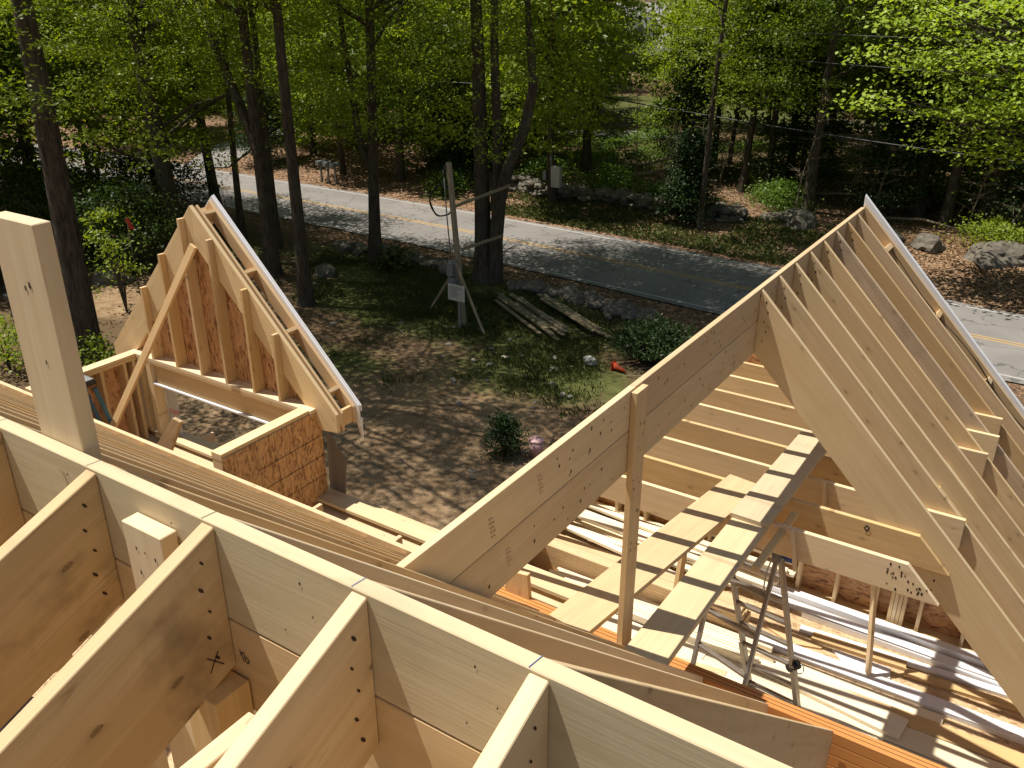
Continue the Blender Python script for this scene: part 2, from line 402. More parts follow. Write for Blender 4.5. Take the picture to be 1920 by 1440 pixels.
# rafter pair near the crook of the far left and right that stay clear of the wing ridge
# pencil marks on the ridge and rafter
xx = -1.3905+T/2
strokes('pencil_mark', [((xx, .915, -1.318), (xx, .888, -1.362)), ((xx, .885, -1.318), (xx, .925, -1.362))], (1, 0, 0), .0028, M['ink'], main)
def glyphs(o, ux, uy, s, segs): return [((V(o)+V(ux)*a*s+V(uy)*b*s), (V(o)+V(ux)*c*s+V(uy)*d*s)) for a, b, c, d in segs]
strokes('pencil_mark', glyphs((-1.352, YF, -1.365), (1, 0, 0), (0, 0, 1), .030, [(0, 1, .35, .0), (.0, .55, .45, .95), (.45, .9, .5, .2), (.5, .2, .75, .0), (.75, .0, .95, .3), (.95, .3, .7, .55), (.7, .55, .5, .4)]), (0, -1, 0), .0028, M['ink'], rb2)
# collar ties and post under the ridge
for x in (-1.0-.003, -1.83-.03, -2.24):
    prism('collar_tie', [(x-T/2, .73, -1.165), (x-T/2, -1.2, -1.165-.62), (x-T/2, -1.2, -1.165-.82), (x-T/2, .78, -1.40), (x-T/2, .78, -1.19)], (-T, 0, 0), M['pale'], main) if x == -9 else \
    box('collar_tie', x-T, x, -1.4, .735 if x > -1.5 else .84, -1.40 if x > -1.5 else -1.53, -1.165 if x > -1.5 else -1.449, M['pale'], main)
box('under_post', -1.44, -1.33, .86, .953, FL, -1.41, M['spruce'], main)
box('under_post', -1.225, -1.19, .86, .95, FL, -1.515, M['pale'], main)
# the long header that carries the far rafters: natural wood at left, orange stained beam under the wing
for j in range(2):
    box('header', -10.6, -3.2, 4.306+j*.046, 4.350+j*.046, -4.36, -3.955-.12*j, M['spruce'], main)
ob = None
for j in range(4):
    o = box('orange_beam', -3.195, 1.3, 4.33, 4.425, -4.035-.085*(j+1)+.003, -4.035-.085*j, M['orange'], main, .003)

strokes('ply_line', [((-3.19, y, -4.035), (1.29, y, -4.035)) for y in (4.362, 4.394)], (0, 0, 1), .004, M['hole'], main)
# free-standing posts at the ridge
tp = box('ridge_post', -2.072, -1.893, YB+.002, YB+.045, -2.9, -.462, M['pale'])
setp(tp, 'tall pale wooden post rising behind the ridge board at the left edge', 'post')
dots('nail_holes', [(-1.98, YB+.002, -.62), (-1.96, YB+.002, -.61), (-1.965, YB+.002, -.80)], (0, -1, 0), .004, M['hole'], tp)
sp = box('short_post', -1.640, -1.503, .912, .955, -1.95, -1.076, M['pale'])
setp(sp, 'short wooden post nailed on the near face of the ridge between two rafters', 'post')
dots('nail_heads', [(-1.60, .912, -1.135), (-1.57, .912, -1.137), (-1.535, .912, -1.142), (-1.60, .912, -1.20), (-1.56, .912, -1.235), (-1.53, .912, -1.24), (-1.61, .912, -1.25)], (0, -1, 0), .0028, M['hole'], sp)
for q in range(3):
    p = V((-1.93+.045*q, YF-.002, -1.09-.02*q*(q-1)))
strokes('pencil_mark', [((-1.945, YF, -1.06), (-1.925, YF, -1.075)), ((-1.925, YF, -1.06), (-1.918, YF, -1.13)), ((-1.90, YF, -1.10), (-1.885, YF, -1.15))], (0, -1, 0), .002, M['steel'], rb1)

# ------------------------------------------------------------------ wing roof
WX0, WX1, WZ = -1.883, -1.845, -1.984
SR, SL = 1.03, 1.075
wing = empty('wing_roof_frame', (-1.86, 6, -2.2), 'wooden roof frame of the side wing with its ridge pointing at the road and white edged gable', 'roof frame')
wb1 = box('ridge_board', WX0, WX1, 4.05, 9.22, WZ-.245, WZ, M['gold'], wing)
box('ridge_board', WX0, WX1, 2.05, 4.045, WZ-.245, WZ, M['pale'], wing)
wb2 = box('ridge_board', WX0, WX1, 2.30, 9.22, WZ-.51, WZ-.2495, M['spruce'], wing)
dots('nail_holes', [(WX1, 3.2+random.random()*5.5, WZ-.03-random.random()*.19) for _ in range(60)], (1, 0, 0), .006, M['hole'], wb1, (0, .2, 1), 1.6)
dots('nail_holes', [(WX1, 2.6+random.random()*5.5, WZ-.28-random.random()*.2) for _ in range(40)], (1, 0, 0), .006, M['hole'], wb2, (0, .2, 1), 1.6)
def squiggle(o, s):  # illegible mill stamp
    g = []
    for k in range(5):
        bx = k*.55
        g += [(bx, .1, bx+.3, .15), (bx+.3, .15, bx+.1, .55), (bx+.1, .55, bx+.38, .75), (bx+.38, .75, bx+.05, .9)][:3+k % 2]
    return glyphs(o, (0, .18, -.98), (0, 1, 0), s, g)
for (y, z) in ((2.62, -2.07), (3.02, -2.05)): strokes('mill_stamp', squiggle((WX1, y, z), .045), (1, 0, 0), .005, M['stained'], wb2)
for (y, z) in ((2.75, -2.30),): strokes('mill_stamp', squiggle((WX1, y, z), .045), (1, 0, 0), .005, M['stained'], wb2)
def wing_rafter(y, side, m, t=T, xe=None, d=.5, parent=None, name='rafter'):
    if side > 0:
        x0, s, xe = WX1+.001, SR, (1.35 if xe is None else xe); top = lambda x: WZ-.008-s*(x-WX1)
    else:
        x0, s, xe = WX0-.001, SL, (-5.25 if xe is None else xe); top = lambda x: WZ-.012-s*(WX0-x)
    return prism(name, [(x0, y, top(x0)), (xe, y, top(xe)), (xe, y, top(xe)-d), (x0, y, top(x0)-d)], (0, t, 0), m, parent or wing)
wm = [M['pale'], M['spruce'], M['pale'], M['spruce'], M['spruce'], M['stained'], M['gold'], M['gold']]
RY = [6.113+.4064*k for k in range(7)]
for k, y in enumerate(RY):
    r = wing_rafter(y, 1, wm[k])
    dots('nail_holes', [(WX1+.05+.02*(q % 2), y, WZ-.10-.075*q) for q in range(5)], (0, -1, 0), .006, M['hole'], r)
wing_rafter(8.93, 1, M['gold'])
for k in range(-1, 12): wing_rafter(4.06+.408*k, -1, M['spruce'])
wing_rafter(8.93, -1, M['spruce'])
# flying rake with lookouts and white edge boards
for sgn in (1,):
    s = SR+.02 if sgn > 0 else SL
    xc = WX1 if sgn > 0 else WX0; xe = 1.5 if sgn > 0 else -5.3
    tp_ = lambda x, dz=0: WZ+.03+dz-s*abs(x-xc)
    prism('rake_rafter', [(xc, 9.19, tp_(xc)), (xe, 9.19, tp_(xe)), (xe, 9.19, tp_(xe)-.2), (xc, 9.19, tp_(xc)-.2)], (0, T, 0), M['gold'], wing)
    prism('white_rake_board', [(-1.864, 9.232, WZ+.12), (xe, 9.232, tp_(xe, .05)), (xe, 9.232, tp_(xe, .05)-.27), (-1.864, 9.232, WZ+.12-.27)], (0, .022, 0), M['pvc'], wing)
    prism('white_drip_trim', [(-1.864, 9.14, WZ+.128), (xe, 9.14, tp_(xe, .056)), (xe, 9.14, tp_(xe, .03)), (-1.864, 9.14, WZ+.105)], (0, .145, 0), M['pvc'], wing) if False else \
    prism('white_drip_trim', [(-1.864, 9.256, WZ+.125), (xe, 9.256, tp_(xe, .055)), (xe, 9.256, tp_(xe, .055)-.10), (-1.864, 9.256, WZ+.125-.10)], (0, .018, 0), M['pvc'], wing)
    for k in range(6):
        x = xc+sgn*(.30+.56*k)
        z = tp_(x)-.02
        prism('lookout', [(x, 8.97, z), (x+.034*sgn, 8.97, z-.036), (x+.034*sgn-.06*sgn, 8.97, z-.036-.075), (x-.06*sgn, 8.97, z-.075)], (0, .218, 0), M['gold'], wing, V((0, 1, 0)))
# scrap of torn black paper along the gable end
def ribbon(name, pts, w, mat, parent):
    o0 = V(pts[0]); bm = bmesh.new(); vs = []
    for i, p in enumerate(pts):
        p = V(p)-o0; vs.append((bm.verts.new(p), bm.verts.new(p+V(w)*random.uniform(.6, 1.3))))
    for i in range(len(vs)-1): bm.faces.new((vs[i][0], vs[i+1][0], vs[i+1][1], vs[i][1]))
    bmesh.ops.solidify(bm, geom=bm.faces[:], thickness=.002)
    o = bpy.data.objects.new(name, mesh_from_bm(name, bm, mat, True)); link(o, parent); place(o, Matrix.Translation(o0), parent); return o
M['felt'] = plain('felt_paper', (.10, .085, .065), .8, var=.2)
ribbon('felt_paper', [(x, 8.985+.015*math.sin(x*9), WZ+.01+.03*math.sin(x*7)-SR*(x-WX1)) for x in [-1.5+.12*k for k in range(19)]], (0, .11, -.03), M['felt'], wing)
# ceiling joists of the wing, ends clipped to the roof slope
for k in range(8):
    y = 5.665+.4064*k; zt = -3.60
    xr = -.475; xl = WX0-(WZ-.03-zt)/SL
    pr = [(xr, y, zt), (xr+.24, y, zt-.25)] if k not in (2, 5, 6, 7) else [(-.19-.02*(k % 3), y, zt), (-.19-.02*(k % 3), y, zt-.25)]
    j = prism('joist', [(xl, y, zt)]+pr+[(xl-.22, y, zt-.25)], (0, T, 0), [M['pale'], M['spruce']][k % 2], wing)
    if k == 0: dots('nail_holes', [(xr-.12+random.random()*.3, y, zt-.03-random.random()*.2) for _ in range(26)], (0, -1, 0), .006, M['hole'], j)
strokes('pencil_mark', glyphs((-.85, 6.068, -3.68), (1, 0, 0), (0, 0, 1), .06, [(0, .4, .3, .8), (.3, .8, .6, .4), (.6, .4, .3, .0), (.3, 0, 0, .4)]), (0, -1, 0), .01, M['ink'], wing)
# loose stacked boards bridged over the joists

# ------------------------------------------------------------------ gable wall of the wing
gw = empty('wing_gable_wall', (-1.86, 8.9, FL), 'unfinished gable wall with bare studs and red-brown strand board at the far end of the wing', 'wall')
gtop = lambda x: WZ-.46-max((x-WX1)*SR, (WX0-x)*SL)
for x in [-4.55, -4.2, -3.8, -3.4, -2.95, -2.55, -2.25, -1.852, -1.431, -1.0, -.545, -.10, .30, .70, 1.05]:
    box('stud', x, x+T, 8.80, 8.94-.002, FL+.038, max(gtop(x), FL+.5), M['pale'], gw)
for k in range(4): box('stud', -.835+k*.042, -.797+k*.042, 8.795, 8.935, FL+.038, gtop(-.7), M['pale'], gw)
box('bottom_plate', -4.8, 1.1, 8.80, 8.94, FL, FL+.038, M['pale'], gw)
prism('sheathing', [(-4.85, 8.942, FL-.25), (1.15, 8.942, FL-.25), (1.15, 8.942, WZ-SR*(1.15-WX1)-.02), (-1.864, 8.942, WZ-.05), (-4.85, 8.942, WZ-SL*(WX0+4.85)-.02)], (0, .012, 0), M['osb_in'], gw, V((1, 0, 0)))
dots('printed_stamp', [(-1.2+.05*k+(.2 if k > 6 else 0), 8.80-.0+.139, -5.2) for k in range(12)], (0, -1, 0), .02, M['ink'], gw, (0, 0, 1), 1.)
# side walls of the wing
for nm, xa, xb, lab in (('wing_side_wall', 1.0, 1.14, 'low stud wall closing the right side of the wing floor'), ('wing_side_wall', -4.94, -4.80, 'low stud wall closing the left side of the wing floor under the rafters')):
    sw = empty(nm, ((xa+xb)/2, 6.7, FL), lab, 'wall')
    box('bottom_plate', xa, xb, 4.5, 8.79, FL, FL+.038, M['pale'], sw)
    for k in range(2): box('top_plate', xa, xb, 4.5, 8.79, -5.52+.039*k, -5.482+.039*k, M['pale'], sw)
    y = 4.6
    while y < 8.7: box('stud', xa+.002, xb-.002, y, y+T, FL+.038, -5.521, M['spruce'], sw); y += .4064
    if xa > 0: box('sheathing', xb+.001, xb+.013, 4.5, 8.94, FL-.25, -5.45, M['osb'], sw)
    else: box('sheathing', xa-.013, xa-.001, 4.5, 8.94, FL-.25, -5.45, M['osb'], sw)

# ------------------------------------------------------------------ floors and the storey below
fd = empty('upper_floor', (-2, 4, FL), 'strand board subfloor of the wing and main house under the roof framing', 'floor')
for a, b, c, d in ((-4.95, 1.15, 4.4, 6.65), (-4.95, 1.15, 6.654, 8.95), (-10.6, -3.4, -3.2, .4), (-3.396, 1.4, -3.2, .4), (-10.6, -3.4, .404, 4.396), (-3.396, 1.4, .404, 4.396)):
    box('floor_panel', a, b, c, d, FL-.02, FL, M['deck'], fd, .0)
box('rim_joist', -10.6, 1.4, -3.24, -3.2, FL-.3, FL-.001, M['spruce'], fd)
st = V((0, 0, 0))
strokes('printed_mark', glyphs((-.95, 8.42, FL), (1, 0, 0), (0, 1, 0), .10, [(0, 0, .3, .8), (.3, .8, .3, 0), (.5, .8, .8, .8), (.8, .8, .5, 0), (.5, 0, .85, 0)]), (0, 0, 1), .012, M['ink'], fd)
lw = empty('lower_house_walls', (-4, 3, G), 'strand board outer walls of the storey below the roof framing', 'wall')
box('wall_panel', -10.62, -4.96, 5.66, 5.70, G-.3, FL-.02, M['osb'], lw)
box('wall_panel', -4.95, 1.15, 8.90, 8.94, G-.3, FL-.27, M['osb'], lw)
box('wall_panel', -4.99, -4.95, 5.66, 8.94, G-.3, FL-.27, M['osb'], lw)
box('wall_panel', 1.15, 1.19, -3.2, 8.94, G-.3, FL-.27, M['osb'], lw)
box('wall_panel', -10.64, -10.6, -3.2, 5.66, G-.3, FL-.02, M['osb'], lw)

# ------------------------------------------------------------------ front eave wall between dormer and wing
fw = empty('front_eave_wall', (-5, 5.8, FL), 'low front wall with a wide pale plate and short joists, between the dormer and the wing ridge', 'wall')
box('top_board', -9.0, -2.9, 5.665, 5.90, -5.04, -5.0, M['pale'], fw)
for k in range(2): box('top_plate', -10.2, -2.9, 5.60, 5.74, -5.13-.04*k, -5.093-.04*k, M['pale'], fw)
x = -10.1
while x < -2.95:
    box('stud', x, x+T, 5.602, 5.738, FL, -5.172, M['spruce'], fw); x += .4064
box('sheathing', -10.2, -4.96, 5.742, 5.754, FL-.3, -5.05, M['osb_in'], fw)
for x in (-5.72, -5.24, -4.75, -4.3, -3.85, -8.6, -8.2, -7.8, -7.4, -7.0): box('short_joist', x, x+T, 4.396, 5.598, -5.25, -5.10 if x > -6 else -5.12, M['spruce'], fw)
for x in (-8.45, -8.12, -7.8, -7.45): box('lookout_block', x, x+T, 5.902, 6.08, -5.14, -5.0, M['pale'], fw)
for x in (-5.26, -4.32): box('short_joist', x, x+.04, 4.40, 4.80, -4.42, -4.28, M['pale'], fw)
box('floor_panel', -10.6, -4.96, 4.40, 5.6, FL-.02, FL, M['deck'], fw)
box('slab', -3.2, -2.9, 0, 0.01, 0, 0.01, M['pale'], fw) if False else None

# ------------------------------------------------------------------ gable dormer
DX, DZ = -7.785, -2.04
SD = 1.04
dm = empty('gable_dormer', (-7.76, 5.7, -4.0), 'steep framed dormer gable with studs, strand board and a white rake board, left of centre', 'dormer')
dtop = lambda x, s=SD: DZ-s*abs(x-DX)
PZ = -3.965
for k in range(2): box('top_plate', -9.30 if k else -9.26, -6.22, 5.68, 5.82, PZ-.038*(k+1)-.001*k, PZ-.038*k-.001*k, M['gold'] if k else M['pale'], dm)
for x in (-8.80, -8.364, -7.933, -7.516, -7.076, -6.682):
    zt = min(dtop(x, 1.04)-.0, dtop(x+T, 1.04))+.0
    # studs are notched round the rake board: front part runs up past it
    prism('stud', [(x, 5.681, PZ), (x, 5.681, zt+.01), (x, 5.755, zt+.01), (x, 5.755, zt-.44), (x, 5.818, zt-.44), (x, 5.818, PZ)], (T, 0, 0), M['spruce'], dm, V((0, 0, 1)))
prism('gable_sheathing', [(-9.2, 5.821, PZ-.0), (-6.36, 5.821, PZ), (DX, 5.821, DZ-.20)], (0, .011, 0), M['osb_in'], dm, V((0, 0, 1)))
def rake_pair(y, t, x_l, x_r, drop, name, mat, depth=.40, tail=.2):
    for sgn, xe in ((1, x_r), (-1, x_l)):
        ze = dtop(xe)+drop
        pts = [(DX, y, DZ+drop), (xe, y, ze), (xe, y, ze-tail), (xe-sgn*.22, y, ze-tail-.03), (DX, y, DZ+drop-depth-.03)]
        if depth < .3: pts = [(DX, y, DZ+drop), (xe, y, ze), (xe, y, ze-depth), (DX, y, DZ+drop-depth)]
        prism(name, pts, (0, t, 0), mat, dm, V((xe-DX, 0, ze-DZ)))
rake_pair(5.757, .042, -9.66, -5.93, 0, 'rake_rafter', M['pale'])
rake_pair(5.836, .030, -9.66, -5.93, -.01, 'rake_rafter', M['gold'])
rake_pair(6.005, .038, -9.66, -5.93, .0, 'fly_rafter', M['gold'], .19)
rake_pair(6.046, .022, -9.70, -5.89, .05, 'white_rake_board', M['pvc'], .25)
rake_pair(6.070, .018, -9.71, -5.88, .058, 'white_drip_trim', M['pvc'], .07)
prism('white_return', [(-5.99, 6.069, dtop(-5.93)-.12), (-5.885, 6.069, dtop(-5.89)-.1), (-5.885, 6.069, dtop(-5.93)-.42)], (0, .02, 0), M['pvc'], dm)
for sgn in (1, -1):
    for dx in (.07, .60, 1.13, 1.66):
        x = DX+sgn*dx; z = dtop(x)
        prism('lookout', [(x, 5.868, z), (x+sgn*.028, 5.868, z-.028), (x+sgn*.028-sgn*.09, 5.868, z-.028-.10), (x-sgn*.09, 5.868, z-.10)], (0, .136, 0), M['gold'], dm, V((0, 1, 0)))
    xe = DX+sgn*1.84; z = dtop(xe)
    box('lookout', min(xe, xe-sgn*.04), max(xe, xe-sgn*.04), 5.868, 6.004, z-.19, z-.005, M['gold'], dm)
# header and window opening
box('header', -8.83, -6.56, 5.715, 5.80, -4.29, PZ-.079, M['spruce'], dm)
box('header_shelf', -8.88, -6.40, 5.685, 5.80, -4.315, -4.292, M['pvc'], dm)
for x in (-8.92, -8.96, -9.10, -9.26, -6.52, -6.42): box('trimmer', x, x+T, 5.682, 5.818, -5.0, PZ-.078, M['pale'], dm)
wr = box('house_wrap', -8.875, -8.66, 5.819, 5.824, -5.5, -4.33, M['wrap'], dm, 0)
text('wrap_lettering', 'con', .13, (-8.845, 5.817, -4.73), (1, 0, 0), (0, 0, 1), M['redink'], wr)
strokes('wrap_logo', [((-8.86, 5.8185, -4.36), (-8.70, 5.8185, -4.38)), ((-8.82, 5.8185, -4.40), (-8.70, 5.8185, -4.38)), ((-8.86, 5.8185, -5.05), (-8.76, 5.8185, -5.03)), ((-8.8, 5.8185, -5.15), (-8.72, 5.8185, -5.18))], (0, -1, 0), .04, M['redink'], wr)
# right side wall
box('side_plate', -6.385, -6.245, 4.55, 5.678, PZ-.037, PZ, M['pale'], dm)
box('side_plate', -6.385, -6.245, 4.55, 5.678, PZ-.077, PZ-.039, M['pale'], dm)
box('side_stud', -6.383, -6.247, 4.552, 4.59, -5.1, PZ-.078, M['pale'], dm)
sh = prism('side_sheathing', [(-6.243, 4.55, PZ-.045), (-6.243, 5.83, PZ-.045), (-6.243, 5.83, -5.55), (-6.243, 5.60, -5.55), (-6.243, 4.55, -4.75)], (.011, 0, 0), M['osb'], dm, V((0, 0, 1)))
ln = []
for k in range(3): ln += [((-6.232, 4.95-.02*k, -4.30-.235*k-.02), (-6.232, 5.83, -4.30-.235*k+.0))]
for y in (4.95, 5.18, 5.42): ln += [((-6.232, y, -4.02), (-6.232, y+.06, -5.2))]
strokes('chalk_line', ln[:3], (1, 0, 0), .008, M['hole'], sh)
strokes('chalk_line', ln[3:], (1, 0, 0), .004, M['hole'], sh)
prism('grey_corner_board', [(-6.255, 5.90, -4.26), (-5.985, 5.90, -4.565), (-6.09, 5.90, -5.36), (-6.28, 5.90, -5.45)], (0, .012, 0), M['grey'], dm, V((0, 0, 1)))
# left side wall
box('side_plate', -9.26, -9.12, 4.4, 5.678, PZ-.037, PZ, M['pale'], dm)
box('side_plate', -9.26, -9.12, 4.4, 5.678, PZ-.077, PZ-.039, M['pale'], dm)
for y in (4.42, 4.80, 5.2, 5.5, 5.62): box('side_stud', -9.258, -9.122, y, y+T, -5.4, PZ-.078, M['spruce'], dm)
box('side_sheathing', -9.273, -9.262, 4.4, 5.83, -5.5, PZ-.03, M['osb_in'], dm)
br = beam('diagonal_brace', (-7.655, 5.64, -2.42), (-8.84, 4.97, -4.72), .038, .085, M['gold'], None, (0, 1, 0))
setp(br, 'slanting wooden brace leaning from the dormer peak down to the left', 'brace')
bc = prism('leaning_offcut', [(-7.36, 4.6, -4.24), (-6.975, 4.6, -3.80), (-6.86, 4.6, -3.815), (-7.16, 4.6, -4.30)], (0, .038, 0), M['stained'])
setp(bc, 'short slanting offcut standing on the header in front of the dormer window', 'board')

# ------------------------------------------------------------------ loose posts and planks in the wing
wp = box('wing_post', WX1+.002, WX1+.040, 3.985, 4.125, FL, WZ-.012, M['spruce'])
setp(wp, 'upright post against the wing ridge with a split and a dark knot', 'post')
dots('nail_holes', [(WX1+.04, 4.0+random.random()*.1, WZ-.1-random.random()*1.0) for _ in range(16)], (1, 0, 0), .005, M['hole'], wp)
def plank(p0, p1, w_, t_, m, label, group='planks laid over the ceiling joists'):
    o = beam('scaffold_plank', p0, p1, w_, t_, m, None, V(p1).cross(V((0, 0, 1)))-V(p0).cross(V((0, 0, 1)))); setp(o, label, 'plank', group); return o
ps = -3.572
plank((-2.093, 3.80, ps), (-1.775, 6.09, ps), .285, .038, M['plank'], 'left of the two striped planks laid over the joists, ending short of the other')
plank((-1.570, 3.80, ps), (-1.545, 5.55, ps), .262, .038, M['plankp'], 'right of the two striped planks, its near end in the shade beside the upright post')
plank((-1.548, 5.50, ps+.0385), (-1.50, 7.15, ps+.0385), .285, .038, M['plankp'], 'far plank overlapping the right striped plank, running up to the big rafters')
plank((-1.352, 5.10, -3.64), (-1.332, 5.95, -3.64), .05, .04, M['plank'], 'narrow stacked boards tucked under the right striped plank above the ladder')
for (a, b, lab) in (((-1.95, 5.35, -3.60), (-2.02, 5.05, FL), 'thin stick propping the left striped plank'), ((-.97, 8.0, -5.0), (-.80, 7.83, FL+.06), 'thin stick leaning against the packed studs of the gable wall')):
    o = beam('prop_stick', a, b, .038, .06, M['spruce']); setp(o, lab, 'stick')
for a, b, lab in (((-1.262, 5.62, -3.58), (-1.20, 5.635, -3.92), 'pale stick end beside the ladder, poking up in front of the first joist'), ((-1.265, 6.46, -3.58), (-1.20, 6.45, -3.98), 'pale stick end further back, between the joists right of the far plank')):
    o = beam('prop_stick', a, b, .03, .03, M['pale']); setp(o, lab, 'stick')

# articulated aluminium ladder
ld = empty('folding_ladder', (-1.6, 6.1, FL), 'grey aluminium folding ladder with blue hinges standing on the wing floor under the planks', 'ladder')
def rail(p0, p1, nm='rail'): return beam(nm, p0, p1, .03, .068, M['alu'], ld, (1, 0, 0))
top1, top2 = V((-1.445, 6.10, -4.13)), V((-1.925, 6.15, -4.13))
A = [(top1+V((0, .03, 0)), V((-1.25, 6.95, FL))), (top2+V((0, .03, 0)), V((-1.735, 7.0, FL)))]
B = [(top1-V((0, .03, 0)), V((-1.44, 4.98, FL))), (top2-V((0, .03, 0)), V((-1.93, 5.30, FL)))]
for s_, (r0, r1) in (('a', A), ('b', B)):
    for (p, q) in (r0, r1):
        m_ = p.lerp(q, .70); rail(p, m_); off = V((.035 if p.x > -1.7 else -.035, 0, 0)); beam('rail', m_+off*.2-(q-p)*.06, q+off*.2, .042, .08, M['alu'], ld, (1, 0, 0))
    for t in (.14, .27, .40, .53, .66, .80, .93):
        beam('rung', r0[0].lerp(r0[1], t), r1[0].lerp(r1[1], t), .042, .030, M['alu'], ld, (0, 1, 0))
for p in (top1, top2):
    h = tube('hinge', [p-V((.035, 0, 0)), p+V((.035, 0, 0))], .075, M['galv'], ld, 16)
    tube('hinge_knob', [p+V((.036, 0, 0)), p+V((.06, 0, 0)), p+V((.062, 0, 0)), p+V((.125, 0, 0))], [.03, .03, .052, .048], M['blueplastic'], h, 12)
for (p, q) in (A[0],):
    c_ = p.lerp(q, .66); k = tube('clamp', [c_-V((.03, 0, .04)), c_+V((.05, 0, .04))], .045, M['black'], ld, 10)
    tube('clamp_ring', [c_+V((.07+.035*math.cos(a), .03*math.sin(a), -.01+.03*math.sin(a))) for a in [i*math.pi/5 for i in range(11)]], .006, M['steel'], k, 6)
tube('clamp_ring', [top1+V((-.03-.02*math.sin(a), -.05-.12*a/3, -.02-.28*a/3)) for a in [i*.3 for i in range(11)]], .006, M['steel'], ld, 6)

# blue stepladder inside the dormer
bl = empty('blue_stepladder', (-8.8, 4.8, FL), 'blue fibreglass stepladder inside the dormer, half hidden by the tall post', 'ladder')
for x in (-9.06, -8.80):
    beam('rail', (x, 4.80, -3.98), (x+(.03 if x > -9 else -.03), 4.62, FL), .03, .075, M['bluefiber'], bl, (1, 0, 0))
    beam('rail', (x, 4.92, -4.05), (x, 5.45, FL), .025, .045, M['bluefiber'], bl, (1, 0, 0))
box('top_cap', -9.09, -8.77, 4.78, 4.93, -4.0, -3.94, M['black'], bl); box('top_plate', -9.08, -8.78, 4.79, 4.92, -3.939, -3.93, M['galv'], bl)
for k in range(6): box('step', -9.05, -8.81, 4.74-.025*k, 4.82-.025*k, -4.36-.31*k, -4.335-.31*k, M['alu'], bl)

# ------------------------------------------------------------------ lumber lying on the wing floor
def lay(name, p0, p1, w_, z, t_, m, label, cat='board', group=None):
    a, b = V((p0[0], p0[1], z+t_/2)), V((p1[0], p1[1], z+t_/2)); d = (b-a).normalized()
    o = beam(name, a, b, w_, t_, m, None, V((-d.y, d.x, 0))); setp(o, label, cat, group); return o
F0 = FL+.002
gt = 'white trim boards on the wing floor'
lay('trim_board', (-2.3, 8.72), (.75, 8.66), .10, F0, .09, M['pvc'], 'white trim board lying nearest the foot of the gable wall studs', 'trim board', gt)
lay('trim_board', (-2.1, 8.58), (.75, 8.50), .13, F0, .03, M['pvc'], 'second white trim board out from the gable wall studs', 'trim board', gt)
lay('trim_board', (-1.65, 8.44), (.8, 8.44-.05), .04, F0, .07, M['pvc'], 'thin white strip on edge in front of the two wall-side trim boards', 'trim board', gt)
lay('trim_board', (-1.6, 8.20), (.8, 8.36), .09, F0, .04, M['pvc'], 'white trim board alone in the middle of the bare floor', 'trim board', gt)
lay('lumber', (-1.45, 8.14), (-.50, 8.20), .12, F0, .045, M['gold'], 'tan board tucked along the middle white trim board', 'board')
lay('lumber', (-.50, 8.1), (.7, 8.20), .10, F0, .04, M['spruce'], 'brown board in the shade beyond the middle white trim board', 'board')
prism('plywood_offcut', [(-2.0, 8.05, F0), (-1.68, 8.09, F0), (-1.31, 8.05, F0), (-1.31, 8.0, F0), (-1.6, 7.90, F0)], (0, 0, .022), M['gold']); setp(bpy.context.scene.objects['plywood_offcut'], 'tan plywood offcut with a pointed end, right of the ladder', 'offcut')
pw = prism('white_panel', [(-1.22, 8.06, F0), (-.63, 8.09, F0), (-.60, 7.93, F0), (-1.05, 7.885, F0)], (0, 0, .02), M['pvc']); setp(pw, 'white panel offcut with a slanted end on the bare floor', 'panel')
lay('trim_board', (-3.6, 7.79), (.8, 7.80), .19, F0, .035, M['pvc'], 'widest white trim board, running across the floor behind the ladder feet', 'trim board', gt)
lay('trim_board', (-3.4, 7.70), (.8, 7.74), .06, F0+.037, .02, M['pvc'], 'narrow white strip lying on the widest trim board', 'trim board', gt)
gb = 'long boards spread over the wing floor'
ly = [((-2.9, 7.50), (-.05, 7.56), .20, 0, M['white_pine'], 'long pale board next to the widest white trim board'),
      ((-2.6, 7.36), (-.48, 7.42), .10, .04, M['gold'], 'narrow tan board ending in a ragged point near the middle of the floor'),
      ((-3.0, 7.55), (-.34, 7.22), .29, .045, M['white_pine'], 'wide board lying askew with its cut end in the rafter shade'),
      ((-3.0, 7.15), (1.0, 7.19), .28, 0, M['white_pine'], 'wide board under the askew one, reaching the right edge'),
      ((-2.2, 6.86), (1.0, 6.90), .27, .0, M['white_pine'], 'wide board second from the orange beam'),
      ((-2.9, 7.02), (-.48, 6.93), .12, .045, M['white_pine'], 'narrow board with a bright end lying on the board by the orange beam'),
      ((-2.3, 6.56), (1.0, 6.58), .28, 0, M['white_pine'], 'wide board nearest the orange beam'),
      ((-.9, 7.40), (1.0, 7.46), .20, 0, M['spruce'], 'brown board showing at the right edge under the rafters'),
      ((-4.6, 6.45), (-2.5, 6.62), .26, 0, M['white_pine'], 'pale board in full sun just behind the orange beam at left'),
      ((-4.7, 6.15), (-2.4, 6.22), .26, 0, M['white_pine'], 'bright board nearest the post stub on the orange beam'),
      ((-4.7, 6.85), (-2.2, 6.78), .27, 0, M['white_pine'], 'bright wide board between the left striped plank and the wing ridge'),
      ((-4.7, 7.16), (-2.3, 7.10), .27, 0, M['white_pine'], 'bright wide board carrying a short tan block'),
      ((-4.6, 6.62), (-2.0, 7.0), .07, .045, M['spruce'], 'narrow brown stick crossing the bright boards slantwise')]
for q, (a, b, w_, dz, m, lab) in enumerate(ly): lay('lumber', a, b, w_, F0+dz+.0013*q, .038, m, lab, 'board', gb)
lay('lumber', (-4.5, 7.24), (-3.55, 7.05), .14, F0+.04, .085, M['gold'], 'short tan block with a slanted end on the bright boards', 'block')
